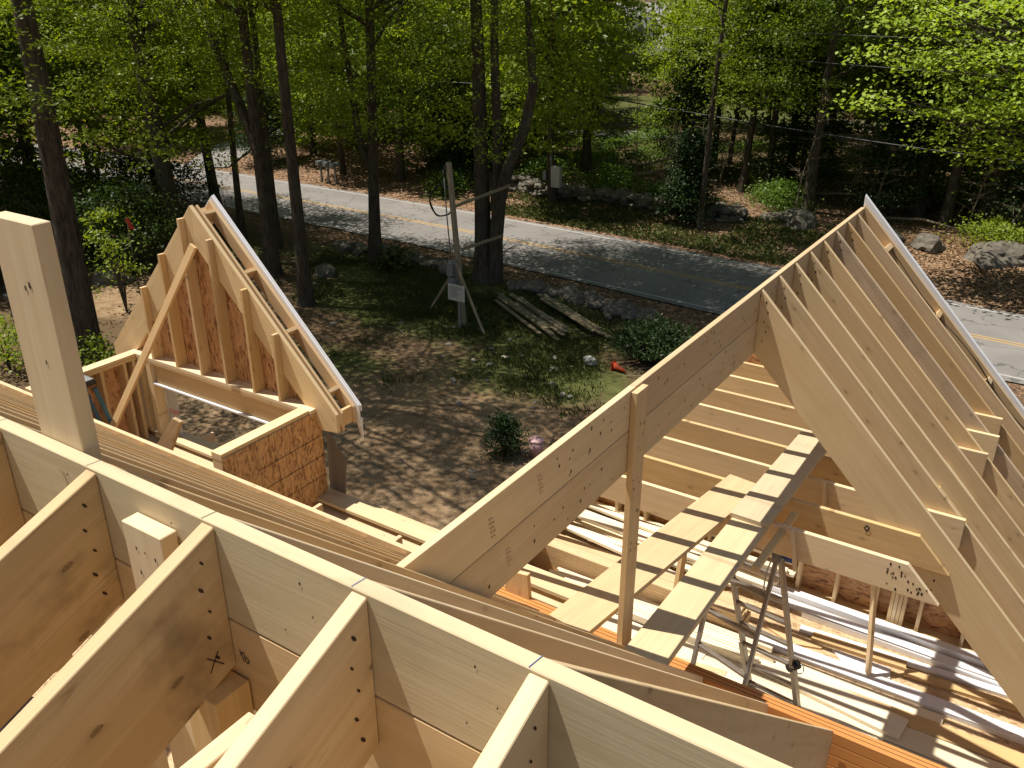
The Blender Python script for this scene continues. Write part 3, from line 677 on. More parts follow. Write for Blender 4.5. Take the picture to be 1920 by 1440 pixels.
# square stack of studs and fanned 2x4s beyond it
sk = empty('stud_stack', (-3.3, 7.8, FL), 'neat stack of tan studs seen edge on beneath the wing ridge', 'lumber stack')
for k in range(9):
    for q in range(2): box('stacked_stud', -4.75+random.uniform(-.03, .03), -2.1+random.uniform(-.03, .03), 7.62+.145*q, 7.76+.145*q, FL+.002+.0395*k, FL+.0395*k+.0395, M['gold'], sk)
rr = random.Random(3)
for k in range(15):
    y = 8.02+.055*k; z = F0+.041*(k % 5)+.13
    lay('lumber', (-4.7+rr.uniform(0, .2), y+.10*(k % 3)), (-2.35+rr.uniform(-.4, .5), y-.02+rr.uniform(-.12, .10)), .089, z+rr.uniform(0, .12), .038, M['white_pine'], 'pale stud in the loose fanned pile beneath the far part of the wing ridge', 'stud', 'loose studs fanned out beyond the stack')
for k in range(7):
    lay('lumber', (-4.4+rr.uniform(0, .3), 7.30+.042*k), (-1.95+rr.uniform(0, .3), 7.30+.046*k), .039, F0+.045+.0011*k, .09, M['white_pine'], 'narrow stud lying on edge between the two striped planks', 'stud', 'studs on edge below the planks')
vb = prism('post_stub', [(-2.955, 4.40, -4.40), (-2.72, 4.40, -4.40), (-2.76, 4.40, -3.83), (-2.86, 4.40, -3.845), (-2.955, 4.40, -3.90)], (0, .04, 0), M['gold'], None, V((0, 0, 1)))
setp(vb, 'short wooden stub standing up from the left end of the orange beam', 'board')
# black bucket seen under the near rafters
bk = tube('bucket', [(-2.46, .80, -2.36), (-2.46, .80, -2.08), (-2.46, .80, -2.07)], [.13, .165, .17], M['black'], None, 24)
setp(bk, 'black bucket half hidden between the near rafters at the bottom left corner', 'bucket')
sgp = box('staging_plank', -3.6, -1.9, .66, .94, -2.40, -2.362, M['plank']); setp(sgp, 'staging plank under the black bucket at the bottom left corner', 'plank')
#@@PART2
# ================================================================== ground, road, woods
def pl(p, pts):  # distance to polyline and param
    best = 1e9
    for (a, b) in zip(pts[:-1], pts[1:]):
        ax, ay = a; bx, by = b; dx, dy = bx-ax, by-ay; t = max(0, min(1, ((p[0]-ax)*dx+(p[1]-ay)*dy)/(dx*dx+dy*dy)))
        best = min(best, math.hypot(p[0]-ax-dx*t, p[1]-ay-dy*t))
    return best
ROAD = [(60, 22.5), (40, 25.6), (20, 28.2), (8, 29.35), (-.7, 30.1), (-10, 31.0), (-22.9, 32.15), (-31.7, 32.55), (-40, 32.7), (-56, 32.9), (-75, 31.5), (-95, 28)]
def smooth_line(pts, n=6):
    out = []
    for i in range(len(pts)-1):
        p0, p1, p2, p3 = pts[max(i-1, 0)], pts[i], pts[i+1], pts[min(i+2, len(pts)-1)]
        for k in range(n):
            t = k/n
            out.append(tuple(.5*((2*p1[j])+(-p0[j]+p2[j])*t+(2*p0[j]-5*p1[j]+4*p2[j]-p3[j])*t*t+(-p0[j]+3*p1[j]-3*p2[j]+p3[j])*t**3) for j in (0, 1)))
    return out+[pts[-1]]
RL = smooth_line(ROAD)
def nz(x, y, s, o=0): return noise.noise(V((x*s+o, y*s-o, o*1.7)))
def hgt(x, y):
    rd = pl((x, y), RL[::3])
    k = min(1, max(0, (rd-3.6)/2.5))
    h = k*(.10*nz(x, y, .5)+.05*nz(x, y, 1.6, 3)+.16*nz(x, y, .13, 9))
    if y > 33: h += k*min(.35, max(0, (rd-4.5)*.10))
    r = math.hypot(x+5, y)
    if r > 95: h += (r-95)*.11
    if -12 < x < 3 and -5 < y < 10: h *= .2
    return G+h
def strip_xy(line, o0, o1):
    L_, R_ = [], []
    for i, p in enumerate(line):
        a = line[max(i-1, 0)]; b = line[min(i+1, len(line)-1)]; d = V((b[0]-a[0], b[1]-a[1])).normalized(); n = V((-d.y, d.x))
        L_.append((p[0]+n.x*o0, p[1]+n.y*o0)); R_.append((p[0]+n.x*o1, p[1]+n.y*o1))
    return L_, R_
def strip(name, line, o0, o1, z, mat, parent=None, wob=0):
    a, b = strip_xy(line, o0, o1); bm = bmesh.new(); va = []; vb = []
    for i in range(len(a)):
        j = wob*random.uniform(-1, 1); va.append(bm.verts.new((a[i][0], a[i][1]+j, z))); vb.append(bm.verts.new((b[i][0], b[i][1]+wob*random.uniform(-1, 1), z)))
    for i in range(len(a)-1): bm.faces.new((va[i], va[i+1], vb[i+1], vb[i]))
    bmesh.ops.recalc_face_normals(bm, faces=bm.faces)
    for f in bm.faces:
        if f.normal.z < 0: f.normal_flip()
    o = bpy.data.objects.new(name, mesh_from_bm(name, bm, mat)); link(o, parent); return o
def asphalt():
    m, nt, b, out = newmat('asphalt')
    ge = nt.nodes.new('ShaderNodeNewGeometry')
    n1 = noise_(nt, ge.outputs['Position'], 60, 3, .6); n2 = noise_(nt, ge.outputs['Position'], .35, 5, .6)
    s = math_(nt, 'ADD', math_(nt, 'MULTIPLY', n1, .4), math_(nt, 'MULTIPLY', n2, .6))
    L(nt, ramp(nt, s, [(.35, (.17, .155, .145)), (.62, (.255, .235, .222))]), b.inputs['Base Color'])
    vo = nt.nodes.new('ShaderNodeTexVoronoi'); vo.feature = 'DISTANCE_TO_EDGE'; vo.inputs['Scale'].default_value = .55
    wv = nt.nodes.new('ShaderNodeVectorMath'); wv.operation = 'MULTIPLY_ADD'; nn_ = nt.nodes.new('ShaderNodeTexNoise'); nn_.inputs['Scale'].default_value = 1.3; L(nt, ge.outputs['Position'], nn_.inputs['Vector'])
    L(nt, nn_.outputs['Color'], wv.inputs[0]); wv.inputs[1].default_value = (1.4, 1.4, 0); L(nt, ge.outputs['Position'], wv.inputs[2]); L(nt, wv.outputs[0], vo.inputs['Vector'])
    cr_ = math_(nt, 'MULTIPLY', math_(nt, 'LESS_THAN', vo.outputs['Distance'], .012), .55)
    src = b.inputs['Base Color'].links[0].from_socket
    L(nt, mix(nt, cr_, src, (.06, .055, .05)), b.inputs['Base Color'])
    b.inputs['Roughness'].default_value = .85; b.inputs['Specular IOR Level'].default_value = .3
    bp = nt.nodes.new('ShaderNodeBump'); bp.inputs['Strength'].default_value = .3; bp.inputs['Distance'].default_value = .01
    L(nt, n1, bp.inputs['Height']); L(nt, bp.outputs[0], b.inputs['Normal']); return m
M['asphalt'] = asphalt()
def paint(name, col):
    m, nt, b, out = newmat(name); ge = nt.nodes.new('ShaderNodeNewGeometry')
    n = noise_(nt, ge.outputs['Position'], 14, 6, .75)
    L(nt, ramp(nt, n, [(.35, [c*.55+.1 for c in col]), (.55, col)]), b.inputs['Base Color']); b.inputs['Roughness'].default_value = .7; return m
M['yellow'] = paint('yellow_road_paint', (.50, .30, .09)); M['whitep'] = paint('white_road_paint', (.44, .42, .39))
road = strip('road', RL, -3.22, 3.22, G+.045, M['asphalt'], None, .09); setp(road, kind='structure')
for o0, o1, nm, mm in ((.06, .15, 'centre_line', 'yellow'), (-.15, -.06, 'centre_line', 'yellow'), (2.84, 2.94, 'edge_line', 'whitep'), (-2.94, -2.84, 'edge_line', 'whitep')):
    setp(strip(nm, RL, o0, o1, G+.049, M[mm], None), kind='structure')
DRV = smooth_line([(-47, 36.2), (-50, 42), (-53, 50), (-48, 55.5), (-40, 58), (-25, 62)])
dv = strip('driveway', smooth_line(DRV, 3), -1.6, 1.6, G, M['asphalt'], None, .02); setp(dv, kind='structure')
for v_ in dv.data.vertices: v_.co.z = max(hgt(v_.co.x+a, v_.co.y+b) for a in (-.8, 0, .8) for b in (-.8, 0, .8))+.03
LAWN = [(-34, 80, 12, 8), (-24, 74, 9, 6), (-12, 76, 7, 4)]
def ground():
    xs = list(np.concatenate([np.linspace(-260, -70, 39), np.arange(-65, 14, .8), np.linspace(15, 160, 30)]))
    ys = list(np.concatenate([np.linspace(-140, -8, 20), np.arange(-4, 62, .8), np.linspace(63, 330, 55)]))
    nx, ny = len(xs), len(ys); co = np.zeros((ny, nx, 3)); at = np.zeros((ny, nx, 4)); at[..., 3] = 1
    for j, y in enumerate(ys):
        for i, x in enumerate(xs):
            co[j, i] = (x, y, hgt(x, y))
            rd = pl((x, y), RL[::3]) if y < 60 else 40
            g = 0.
            # yard grass: patches between house and road
            if y < 30:
                for cx_, cy_, rx, ry, a in ((-17.5, 23.5, 9, 4.6, 1.), (-12.2, 20.2, 5, 3.2, .75), (-22, 26, 8, 2.4, .9), (-17.5, 17.5, 6, 2.6, .55), (-30, 24, 7, 4, .5)):
                    g = max(g, a*max(0, 1.25-math.hypot((x-cx_)/rx, (y-cy_)/ry)))
            else:
                if y < 42 and x > -30: g = max(g, .75*max(0, 1-abs(rd-5.2)/2.2)*(.55+.8*nz(x, y, .25, 4)))
                for cx_, cy_, rx, ry in LAWN: g = max(g, 1.6*max(0, 1.2-math.hypot((x-cx_)/rx, (y-cy_)/ry)))
            li = (1. if y < 50 else .42) if y > 33 else .35*max(0, min(1, (y-16)/8))
            if rd < 5 and y < 31: li = .8
            if x > -6 and y > 33 and rd < 8: li = 1.; g *= .2
            bare = max(0, 1.35-math.hypot((x+14)/7.5, (y-14)/5.5)) + max(0, 1.2-math.hypot((x+29)/4.5, (y-18)/2.6)) if y < 24 else 0
            if y > 60: bare += 1.2*max(0, 1-math.hypot((x+15.5)/4, (y-71)/3.5))
            at[j, i, :3] = (min(1, g), min(1, li), min(1, bare))
    v = co.reshape(-1, 3); idx = np.arange(nx*ny).reshape(ny, nx)
    f = np.stack([idx[:-1, :-1], idx[:-1, 1:], idx[1:, 1:], idx[1:, :-1]], -1).reshape(-1, 4)
    me = bpy.data.meshes.new('ground'); me.from_pydata(v.tolist(), [], f.tolist()); me.update()
    ca = me.color_attributes.new('cover', 'FLOAT_COLOR', 'POINT'); ca.data.foreach_set('color', at.reshape(-1))
    for p in me.polygons: p.use_smooth = True
    m, nt, b, out = newmat('ground_cover')
    ge = nt.nodes.new('ShaderNodeNewGeometry'); P = ge.outputs['Position']
    va = nt.nodes.new('ShaderNodeVertexColor'); va.layer_name = 'cover'
    s = nt.nodes.new('ShaderNodeSeparateColor'); L(nt, va.outputs[0], s.inputs[0])
    big = noise_(nt, P, .45, 6, .62); med = noise_(nt, P, 2.4, 6, .65); fine = noise_(nt, P, 19, 6, .7)
    soil = ramp(nt, math_(nt, 'ADD', math_(nt, 'MULTIPLY', med, .5), math_(nt, 'MULTIPLY', fine, .5)), [(.36, (.14, .085, .045)), (.5, (.27, .178, .10)), (.64, (.41, .29, .18))])
    vo = nt.nodes.new('ShaderNodeTexVoronoi'); vo.inputs['Scale'].default_value = 13; L(nt, P, vo.inputs['Vector'])
    lit = ramp(nt, math_(nt, 'ADD', math_(nt, 'MULTIPLY', N2(nt, vo), .6), math_(nt, 'MULTIPLY', fine, .4)), [(.2, (.055, .032, .018)), (.45, (.15, .085, .05)), (.65, (.28, .17, .105)), (.8, (.42, .29, .19))])
    gr = ramp(nt, math_(nt, 'ADD', math_(nt, 'MULTIPLY', med, .5), math_(nt, 'MULTIPLY', fine, .5)), [(.35, (.045, .045, .018)), (.5, (.085, .092, .028)), (.65, (.14, .14, .05))])
    dk = ramp(nt, fine, [(.3, (.07, .045, .024)), (.7, (.18, .12, .07))])
    c = mix(nt, math_(nt, 'MULTIPLY', math_(nt, 'SUBTRACT', math_(nt, 'ADD', s.outputs[2], math_(nt, 'MULTIPLY', big, .9)), .70, True), 4., True), dk, soil)
    c = mix(nt, math_(nt, 'MULTIPLY', math_(nt, 'SUBTRACT', math_(nt, 'ADD', math_(nt, 'MULTIPLY', s.outputs[1], .62), math_(nt, 'MULTIPLY', med, .6)), .62, True), 3.5, True), c, lit)
    c = mix(nt, math_(nt, 'MULTIPLY', math_(nt, 'SUBTRACT', math_(nt, 'ADD', s.outputs[0], math_(nt, 'MULTIPLY', math_(nt, 'ADD', big, med), .5)), .88, True), 4.5, True), c, gr)
    L(nt, c, b.inputs['Base Color']); b.inputs['Roughness'].default_value = .95; b.inputs['Specular IOR Level'].default_value = .1
    bp = nt.nodes.new('ShaderNodeBump'); bp.inputs['Strength'].default_value = .8; bp.inputs['Distance'].default_value = .08
    L(nt, math_(nt, 'ADD', med, math_(nt, 'MULTIPLY', fine, .4)), bp.inputs['Height']); L(nt, bp.outputs[0], b.inputs['Normal'])
    me.materials.append(m); o = bpy.data.objects.new('ground', me); link(o); setp(o, kind='structure')
ground()

# ------------------------------------------------------------------ leaves
def leaf_mesh(name, centres, normals, size, mat, rng, asp=.55, dirs=None):
    n = len(centres); c = np.asarray(centres, float); nn = np.asarray(normals, float)
    nn /= np.linalg.norm(nn, axis=1, keepdims=True)+1e-9
    r = rng.normal(size=(n, 3)) if dirs is None else np.asarray(dirs, float)
    u = r-nn*np.sum(r*nn, 1, keepdims=True); u /= np.linalg.norm(u, axis=1, keepdims=True)+1e-9
    w_ = np.cross(nn, u); s = (size*rng.uniform(.6, 1.3, n))[:, None]
    bend = nn*s*rng.uniform(-.25, .05, (n, 1))
    v = np.stack([c-u*s*.5, c+w_*s*asp*.5+bend*.0, c+u*s*.5+bend, c-w_*s*asp*.5], 1).reshape(-1, 3)
    me = bpy.data.meshes.new(name); me.vertices.add(4*n); me.vertices.foreach_set('co', v.reshape(-1))
    me.loops.add(4*n); me.loops.foreach_set('vertex_index', np.arange(4*n)); me.polygons.add(n)
    me.polygons.foreach_set('loop_start', np.arange(0, 4*n, 4)); me.polygons.foreach_set('loop_total', np.full(n, 4))
    me.update(calc_edges=True); me.materials.append(mat); return me
def crown_pts(rng, ncl, per, zlo, zhi, R, shape='round', cx=0, cy=0, flat=.35, spread=.46, hole=.3, ry=None):
    ncl = max(3, int(ncl*.8)); per = per*1.35
    """sprays of leaves on layered boughs round a stem at cx, cy"""
    C_, N_, hubs = [], [], []
    for i in range(ncl):
        t = rng.uniform(0, 1)**.85; z = zlo+(zhi-zlo)*t
        prof = {'round': math.sqrt(max(.05, 1-(2*t-.85)**2/1.4)), 'cone': (1-t)**.8+.05, 'col': 1.}[shape]
        a = rng.uniform(0, 2*math.pi); rr_ = R*prof*math.sqrt(rng.uniform(hole**2, 1))
        h = np.array([cx+rr_*math.cos(a), cy+(rr_ if ry is None else rr_*ry/R)*math.sin(a), z-.06*rr_]); hubs.append(h)
        k = max(4, int(per*rng.uniform(.4, 1.6))); sp = spread*rng.uniform(.6, 1.4)
        p = rng.normal(size=(k, 3))*np.array([sp, sp, sp*flat]); out = np.array([math.cos(a), math.sin(a), -.25])
        p[:, 2] -= .15*np.hypot(p[:, 0], p[:, 1])
        C_.append(h+p); nv = rng.normal(size=(k, 3))*.55+np.array([0, 0, 1.]) + out*.25; N_.append(nv)
    return np.concatenate(C_), np.concatenate(N_), hubs
def trunk_bm(H, r0, rng, hubs, lean=(0, 0), wig=.25, z0=0., nl=14, fork=None, seg=9, lmin=.18):
    bm = bmesh.new(); pts = []; rad = []; n = 14
    ph = rng.uniform(0, 6, 4)
    for i in range(n+1):
        t = i/n; z = z0+H*t
        pts.append((lean[0]*t+wig*math.sin(ph[0]+3.1*t)*t, lean[1]*t+wig*math.sin(ph[1]+2.7*t)*t, z)); rad.append(r0*(1-.72*t)+(r0*.45*math.exp(-t*26)))
    pts.insert(0, (0, 0, z0-.4)); rad.insert(0, rad[0]*1.1)
    tube_bm(bm, pts, rad, seg)
    def at(z):
        t = max(0, min(1, (z-z0)/H)); i = min(n-1, int(t*n)); f = t*n-i; return V(pts[i+1]).lerp(V(pts[i+2]), f), rad[i+1]*(1-f)+rad[i+2]*f
    hs = sorted(hubs, key=lambda h: -math.hypot(h[0], h[1]))
    for h in hs[:nl]:
        zb = max(z0+H*lmin, h[2]-abs(math.hypot(h[0], h[1]))*rng.uniform(.15, .6)); b, rb = at(zb); e = V(h)
        m1 = b.lerp(e, .4)+V((rng.uniform(-.3, .3), rng.uniform(-.3, .3), .35)); m2 = b.lerp(e, .75)+V((rng.uniform(-.2, .2), rng.uniform(-.2, .2), .25))
        q = min(rb*.5, .09)
        tube_bm(bm, [b, m1, m2, e], [q, q*.65, q*.4, q*.12], 5, False)
    return bm
def tree(name, x, y, H, r0, crown, seed, label, group=None, mat='leaf', leaf=.15, lean=(0, 0), wig=.25, extra=None, cat='tree', nl=14, lmin=.18):
    """crown: list of dicts for crown_pts, heights above the foot"""
    rng = np.random.default_rng(seed); z = hgt(x, y)-.03
    root = empty(name, (x, y, z), label, cat, group)
    Cs, Ns, hub = [], [], []
    for c in crown:
        a, b_, h = crown_pts(rng, **c); Cs.append(a); Ns.append(b_); hub += h
    bm = trunk_bm(H, r0, rng, hub, lean, wig, nl=nl, lmin=lmin)
    if extra: extra(bm, rng)
    o = bpy.data.objects.new('trunk', mesh_from_bm('trunk', bm, M['bark'], True)); link(o, root)
    Cc = np.concatenate(Cs); Nn = np.concatenate(Ns)
    o = bpy.data.objects.new('crown', leaf_mesh('crown', Cc, Nn, leaf, M[mat], rng)); link(o, root)
    return root
def copy_thing(root, loc, rz, s, label=None, group=None, cat=None):
    r = root.copy(); C.objects.link(r); r.location = loc; r.rotation_euler = (0, 0, rz); r.scale = (s, s, s*random.uniform(.92, 1.1))
    if label: r['label'] = label
    if group: r['group'] = group
    for ch in root.children:
        c = ch.copy(); C.objects.link(c); c.parent = r
    return r

def bush(name, x, y, h, r, label, mat, leaf, n=60, per=60, shape='round', cat='bush', group=None, spread=.28, flat=.7, stems=6):
    rng = np.random.default_rng(int(abs(x*100)+y)); z = hgt(x, y)
    root = empty(name, (x, y, z), label, cat, group)
    a, b_, hub = crown_pts(rng, n, per, .1*h, h, r, shape, spread=spread, flat=flat, hole=.05)
    bm = bmesh.new()
    if shape == 'cone': tube_bm(bm, [(0, 0, -.1), (0, 0, h)], [.05*h/3+.02, .012], 6)
    for q in hub[:stems*(2 if shape == 'cone' else 1)]: tube_bm(bm, [(0, 0, q[2]*.6 if shape == 'cone' else -.05), (q[0]*.5, q[1]*.5, q[2]*.7), tuple(q)], [.025, .018, .006], 5, False)
    o = bpy.data.objects.new('stems', mesh_from_bm('stems', bm, M['bark'])); link(o, root)
    o = bpy.data.objects.new('foliage', leaf_mesh('foliage', a, b_, leaf, M[mat], rng)); link(o, root); return root
UP = dict(ncl=200, per=70, zlo=10.6, zhi=19, R=4.6)          # high canopy, casts the dappled shade
def cr(lo=6, hi=18, R=4., n=260, per=60, **k): return dict(ncl=n, per=per, zlo=lo, zhi=hi, R=R, **k)
tree('oak_tree', -23.2, 13.0, 19, .40, [cr(9.8, 18, 5.6, 300, 70, hole=.1), cr(11.5, 18, 5.2, 260, 80, cx=5.5, cy=.5, hole=0), cr(6.2, 10.5, 3.4, 60, 60, hole=.5)], 1, 'thickest oak at the left edge, right behind the tall wooden post', lmin=.56, lean=(.3, .2), wig=.15, leaf=.14)
tree('oak_tree', -31.4, 22.4, 19, .40, [cr(8.5, 16, 5, 200, 60), cr(4.0, 9.5, 4.6, 150, 55, hole=.35)], 2, 'thick oak second from the left edge, leaning above the dark green bushes', lean=(-.8, .1), wig=.2, leaf=.14)
def fork3(bm, rng):
    tube_bm(bm, [(0, 0, 4.8), (.9, -.1, 6.0), (1.9, -.3, 8.1), (2.7, -.2, 10.8), (3.3, 0, 14)], [.20, .17, .15, .12, .06], 8, False)
tree('oak_tree', -35.2, 27.6, 19, .25, [cr(7.5, 15, 4.4, 180, 60), cr(4.5, 9.5, 4.2, 110, 55, hole=.35)], 3, 'oak whose stem is crossed by a limb, directly above the dormer peak at its left', lean=(-1.3, .3), wig=.3, leaf=.15)
def fork4(bm, rng):
    tube_bm(bm, [(0, 0, 4.6), (-.8, .1, 6.2), (-1.9, .3, 8.0), (-2.6, .2, 9.9), (-3.6, .4, 13)], [.21, .18, .15, .13, .06], 8, False)
tree('oak_tree', -26.0, 22.6, 19, .27, [cr(9.2, 18, 5.4, 330, 65), cr(6.8, 9.4, 3.4, 50, 50, hole=.5)], 4, 'stout forked oak just right of the dormer peak', lean=(-.3, .2), wig=.25, extra=fork4, leaf=.14)
tree('oak_tree', -28.9, 25.5, 17, .20, [cr(9.0, 17, 3, 120, 60)], 5, 'slim dark trunk close behind the right side of the stout forked oak', lean=(-.2, .3), wig=.2)
tree('oak_tree', -31.2, 25.6, 16, .16, [cr(8.5, 16, 3, 120, 60)], 6, 'slim dark trunk close behind the left side of the stout forked oak', lean=(.1, .3), wig=.25)
tree('oak_tree', -22.4, 20.8, 19, .235, [cr(11.0, 18, 6.4, 430, 75, hole=.05)], 7, 'slender oak standing alone on the lawn between the dormer and the two-stemmed oak', lean=(.3, .4), wig=.35, leaf=.14)
def fork6(bm, rng):
    tube_bm(bm, [(0, 0, 3.8), (-.45, 0, 5.2), (-.75, .1, 7.2), (-1.1, 0, 10.5)], [.17, .14, .12, .09], 8, False)
tree('oak_tree', -24.1, 26.4, 19, .25, [cr(7.6, 17, 4.6, 220, 60), cr(5.2, 9, 3.8, 80, 55, hole=.45)], 8, 'oak at the roadside that splits into two stems a third of the way up', lean=(.5, .3), wig=.4, extra=fork6, leaf=.14)
def fork7(bm, rng):
    tube_bm(bm, [(.45, .1, -.3), (.5, .1, 1.6), (.75, 0, 3.2), (1.15, 0, 4.5), (1.75, .1, 5.8), (2.1, .1, 7.2), (1.9, 0, 10)], [.34, .27, .25, .22, .19, .16, .1], 9, False)
    tube_bm(bm, [(.5, .1, 2.8), (.55, .2, 5.2), (.45, .2, 8.2), (.5, .2, 12)], [.2, .18, .15, .1], 9, False)
tree('oak_tree', -18.7, 26.5, 19, .33, [cr(10.6, 18, 6.0, 420, 80, hole=.05), cr(11, 17, 5.5, 420, 95, cx=3.0, cy=2.6, hole=0), cr(11, 17, 4.2, 240, 95, cx=5.6, cy=1.6, hole=0), cr(11, 16, 4.4, 260, 95, cx=-1.2, cy=3.6, hole=0), cr(5.4, 10.4, 4.4, 130, 60, hole=.35)], 9, 'big clustered oak beside the temporary power post, its stems joined at the foot', lmin=.62, lean=(-.2, .1), wig=.12, extra=fork7, leaf=.13)
# off-frame and out-of-reach crowns that throw shade on the yard, road and bank
tree('oak_tree', -14.5, 37.6, 18, .14, [cr(5.5, 17, 3.4, 200, 60)], 10, 'thin oak on the far bank right of the utility pole', lean=(.6, 0), wig=.4)
# far bank, right half
RB = [(-11.3, 43.2, .26, 'straight grey trunk above the right part of the wing, brightest of the far bank stems'), (-14.4, 46.6, .19, 'slanting slim trunk left of the straight grey trunk on the far bank'), (-15.6, 46.2, .20, 'trunk leaning left on the far bank among the broken branches'),
      (-17.3, 48.4, .13, 'thin dark sapling left of the leaning far bank trunk'), (-6.7, 45.6, .27, 'dark trunk right of the wing roof peak'), (-5.3, 44.2, .24, 'dark trunk close beside the one right of the wing roof peak'), (-3.6, 44.4, .40, 'thickest dark trunk near the right edge of the photo'),
      (-13.6, 47.6, .15, 'thin trunk just right of the slanting slim trunk'), (-9.3, 50.5, .22, 'trunk half hidden behind the bright maple leaves')]
for i, (x, y, r, lab) in enumerate(RB):
    tree('woodland_tree', x, y, 18, r, [cr(7.2, 16, 3.6, 150, 50, hole=.1), cr(5.0, 9.5, 3.4, 80, 50, hole=.2)], 30+i, lab, lean=(random.uniform(-.9, .9), .2), wig=.3, mat='leaf' if i % 2 else 'leafd', leaf=.18)
# bright maple at the right
rng = np.random.default_rng(77)
mp_ = empty('maple_tree', (3.6, 37.5, hgt(3.6, 37.5)), 'bright yellow-green maple hanging into the top right corner', 'tree')
Cs, Ns, hb = [], [], []
def spray(cx, cy, z0, z1, rx, ry, n, per=44):
    for i in range(n):
        a = rng.uniform(0, 6.28); q = math.sqrt(rng.uniform(0, 1)); h = np.array([cx+rx*q*math.cos(a), cy+ry*q*math.sin(a), rng.uniform(z0, z1)]); hb.append(h)
        k = int(per*rng.uniform(.5, 1.5)); p = rng.normal(size=(k, 3))*np.array([.62, .55, .13]); p[:, 2] -= .2*np.abs(p[:, 0]); Cs.append(h+p); Ns.append(rng.normal(size=(k, 3))*.45+np.array([-.15, -.25, 1.]))
spray(-6.0, -2.8, 7.6, 10.4, 5.2, 2.6, 110); spray(-8.0, -2.8, 6.0, 8.2, 3.4, 2.2, 48); spray(-3.0, -2.2, 4.8, 10.5, 3.6, 2.6, 130); spray(-6.4, -2.4, 5.0, 7.2, 2.6, 2.0, 34); spray(-7.6, -2.0, 4.2, 5.4, 1.5, 1.2, 8); spray(-2.2, -1.5, 3.6, 5.2, 2.0, 1.6, 14); spray(-2, 0, 10.5, 17, 5, 4, 110)
bm = trunk_bm(18, .32, rng, [h for h in hb], (0, 0), .3, nl=50)
o = bpy.data.objects.new('trunk', mesh_from_bm('trunk', bm, M['bark'], True)); link(o, mp_)
o = bpy.data.objects.new('crown', leaf_mesh('crown', np.concatenate(Cs), np.concatenate(Ns), .19, M['leafb'], rng, .7)); link(o, mp_)

for i, (x, y, r, lab) in enumerate(((-47.5, 28.9, .15, 'slim trunk at the near road edge, leftmost of the slim ones'), (-40.9, 28.4, .16, 'slim leaning trunk between the leftmost slim one and the crossed oak'), (-44.0, 27.2, .11, 'thinnest leafy pole behind the dark shrubs at left'))):
    tree('oak_tree', x, y, 16, r, [cr(8, 15, 3.2, 110, 60), cr(5, 8, 2.6, 26, 50, hole=.3)], 90+i, lab, lean=(-.9+.7*i, .2), wig=.35)
# bare, broken saplings on the far bank
SNG = 'bare twiggy saplings on the far bank'
def snag(x, y, h, seed):
    rng = np.random.default_rng(seed); bm = bmesh.new(); pts = [(0, 0, -.1)]; lx, ly = rng.uniform(-.25, .25, 2)
    for k in range(6): t = (k+1)/6; pts.append((lx*h*t+rng.uniform(-.08, .08), ly*h*t+rng.uniform(-.08, .08), h*t))
    tube_bm(bm, pts, [.045*(1-.12*k) for k in range(7)], 5, False)
    for k in range(26):
        j = rng.integers(2, 7); b = V(pts[j]); a = rng.uniform(0, 6.28); l = rng.uniform(.4, 1.5)*(1.1-.1*j)
        m_ = b+V((math.cos(a)*l*.5, math.sin(a)*l*.5, rng.uniform(-.05, .3))); e = b+V((math.cos(a+.3)*l, math.sin(a+.3)*l, rng.uniform(-.15, .45)))
        tube_bm(bm, [b, m_, e], [.017, .011, .005], 4, False)
        for q in range(2):
            e2 = m_+V((math.cos(a+rng.uniform(-1, 1))*l*.5, math.sin(a+rng.uniform(-1, 1))*l*.5, rng.uniform(-.1, .3))); tube_bm(bm, [m_, e2], [.008, .003], 4, False)
    o = bpy.data.objects.new('bare_sapling', mesh_from_bm('bare_sapling', bm, M['deadwood'])); link(o); o.location = (x, y, hgt(x, y)); setp(o, 'bare twiggy sapling without leaves on the far bank', 'sapling', SNG)
rs = random.Random(4)
for i in range(26):
    x, y = rs.uniform(-22, 0), rs.uniform(41, 52)
    snag(x, y, rs.uniform(2.2, 5.5), 200+i)

# shared woodland trees
WG = 'trees of the woods beyond the road'
protos = []
for i in range(5):
    protos.append(tree('woodland_tree', 0, 0, 18, .17+.03*i, [cr(5.0, 15, 3.6+.2*i, 130, 40, hole=.05), cr(4.5, 10.5, 3.8, 95, 40, hole=.1), cr(2.4, 6, 2.8, 30 if i % 2 else 50, 36, hole=.3)], 60+i, 'leafy tree in the deep woods beyond the road', WG, mat=['leaf', 'leafd', 'leaf', 'leafd', 'leaf'][i], leaf=.27, wig=.4, lean=(random.uniform(-1, 1), random.uniform(-.5, .5)), nl=10))
used = [False]*5
rw = random.Random(11); placed = []
def ok(x, y, d):
    if y > 44 and abs(math.degrees(math.atan2(y, x))-115.6) < 2.3: return False
    if pl((x, y), RL[::3]) < 6: return False
    if y < 80 and any(math.hypot((x-a)/c, (y-b)/e) < .9 for a, b, c, e in LAWN): return False
    if pl((x, y), DRV) < 3 and y < 52: return False
    return all(math.hypot(x-a, y-b) > d for a, b in placed)
zones = [(-62, 20, 38, 52, 20, 4.2), (-90, 25, 52, 72, 46, 4.4), (-130, 35, 70, 100, 62, 5.0), (-90, -36, 4, 30, 26, 4.6)]
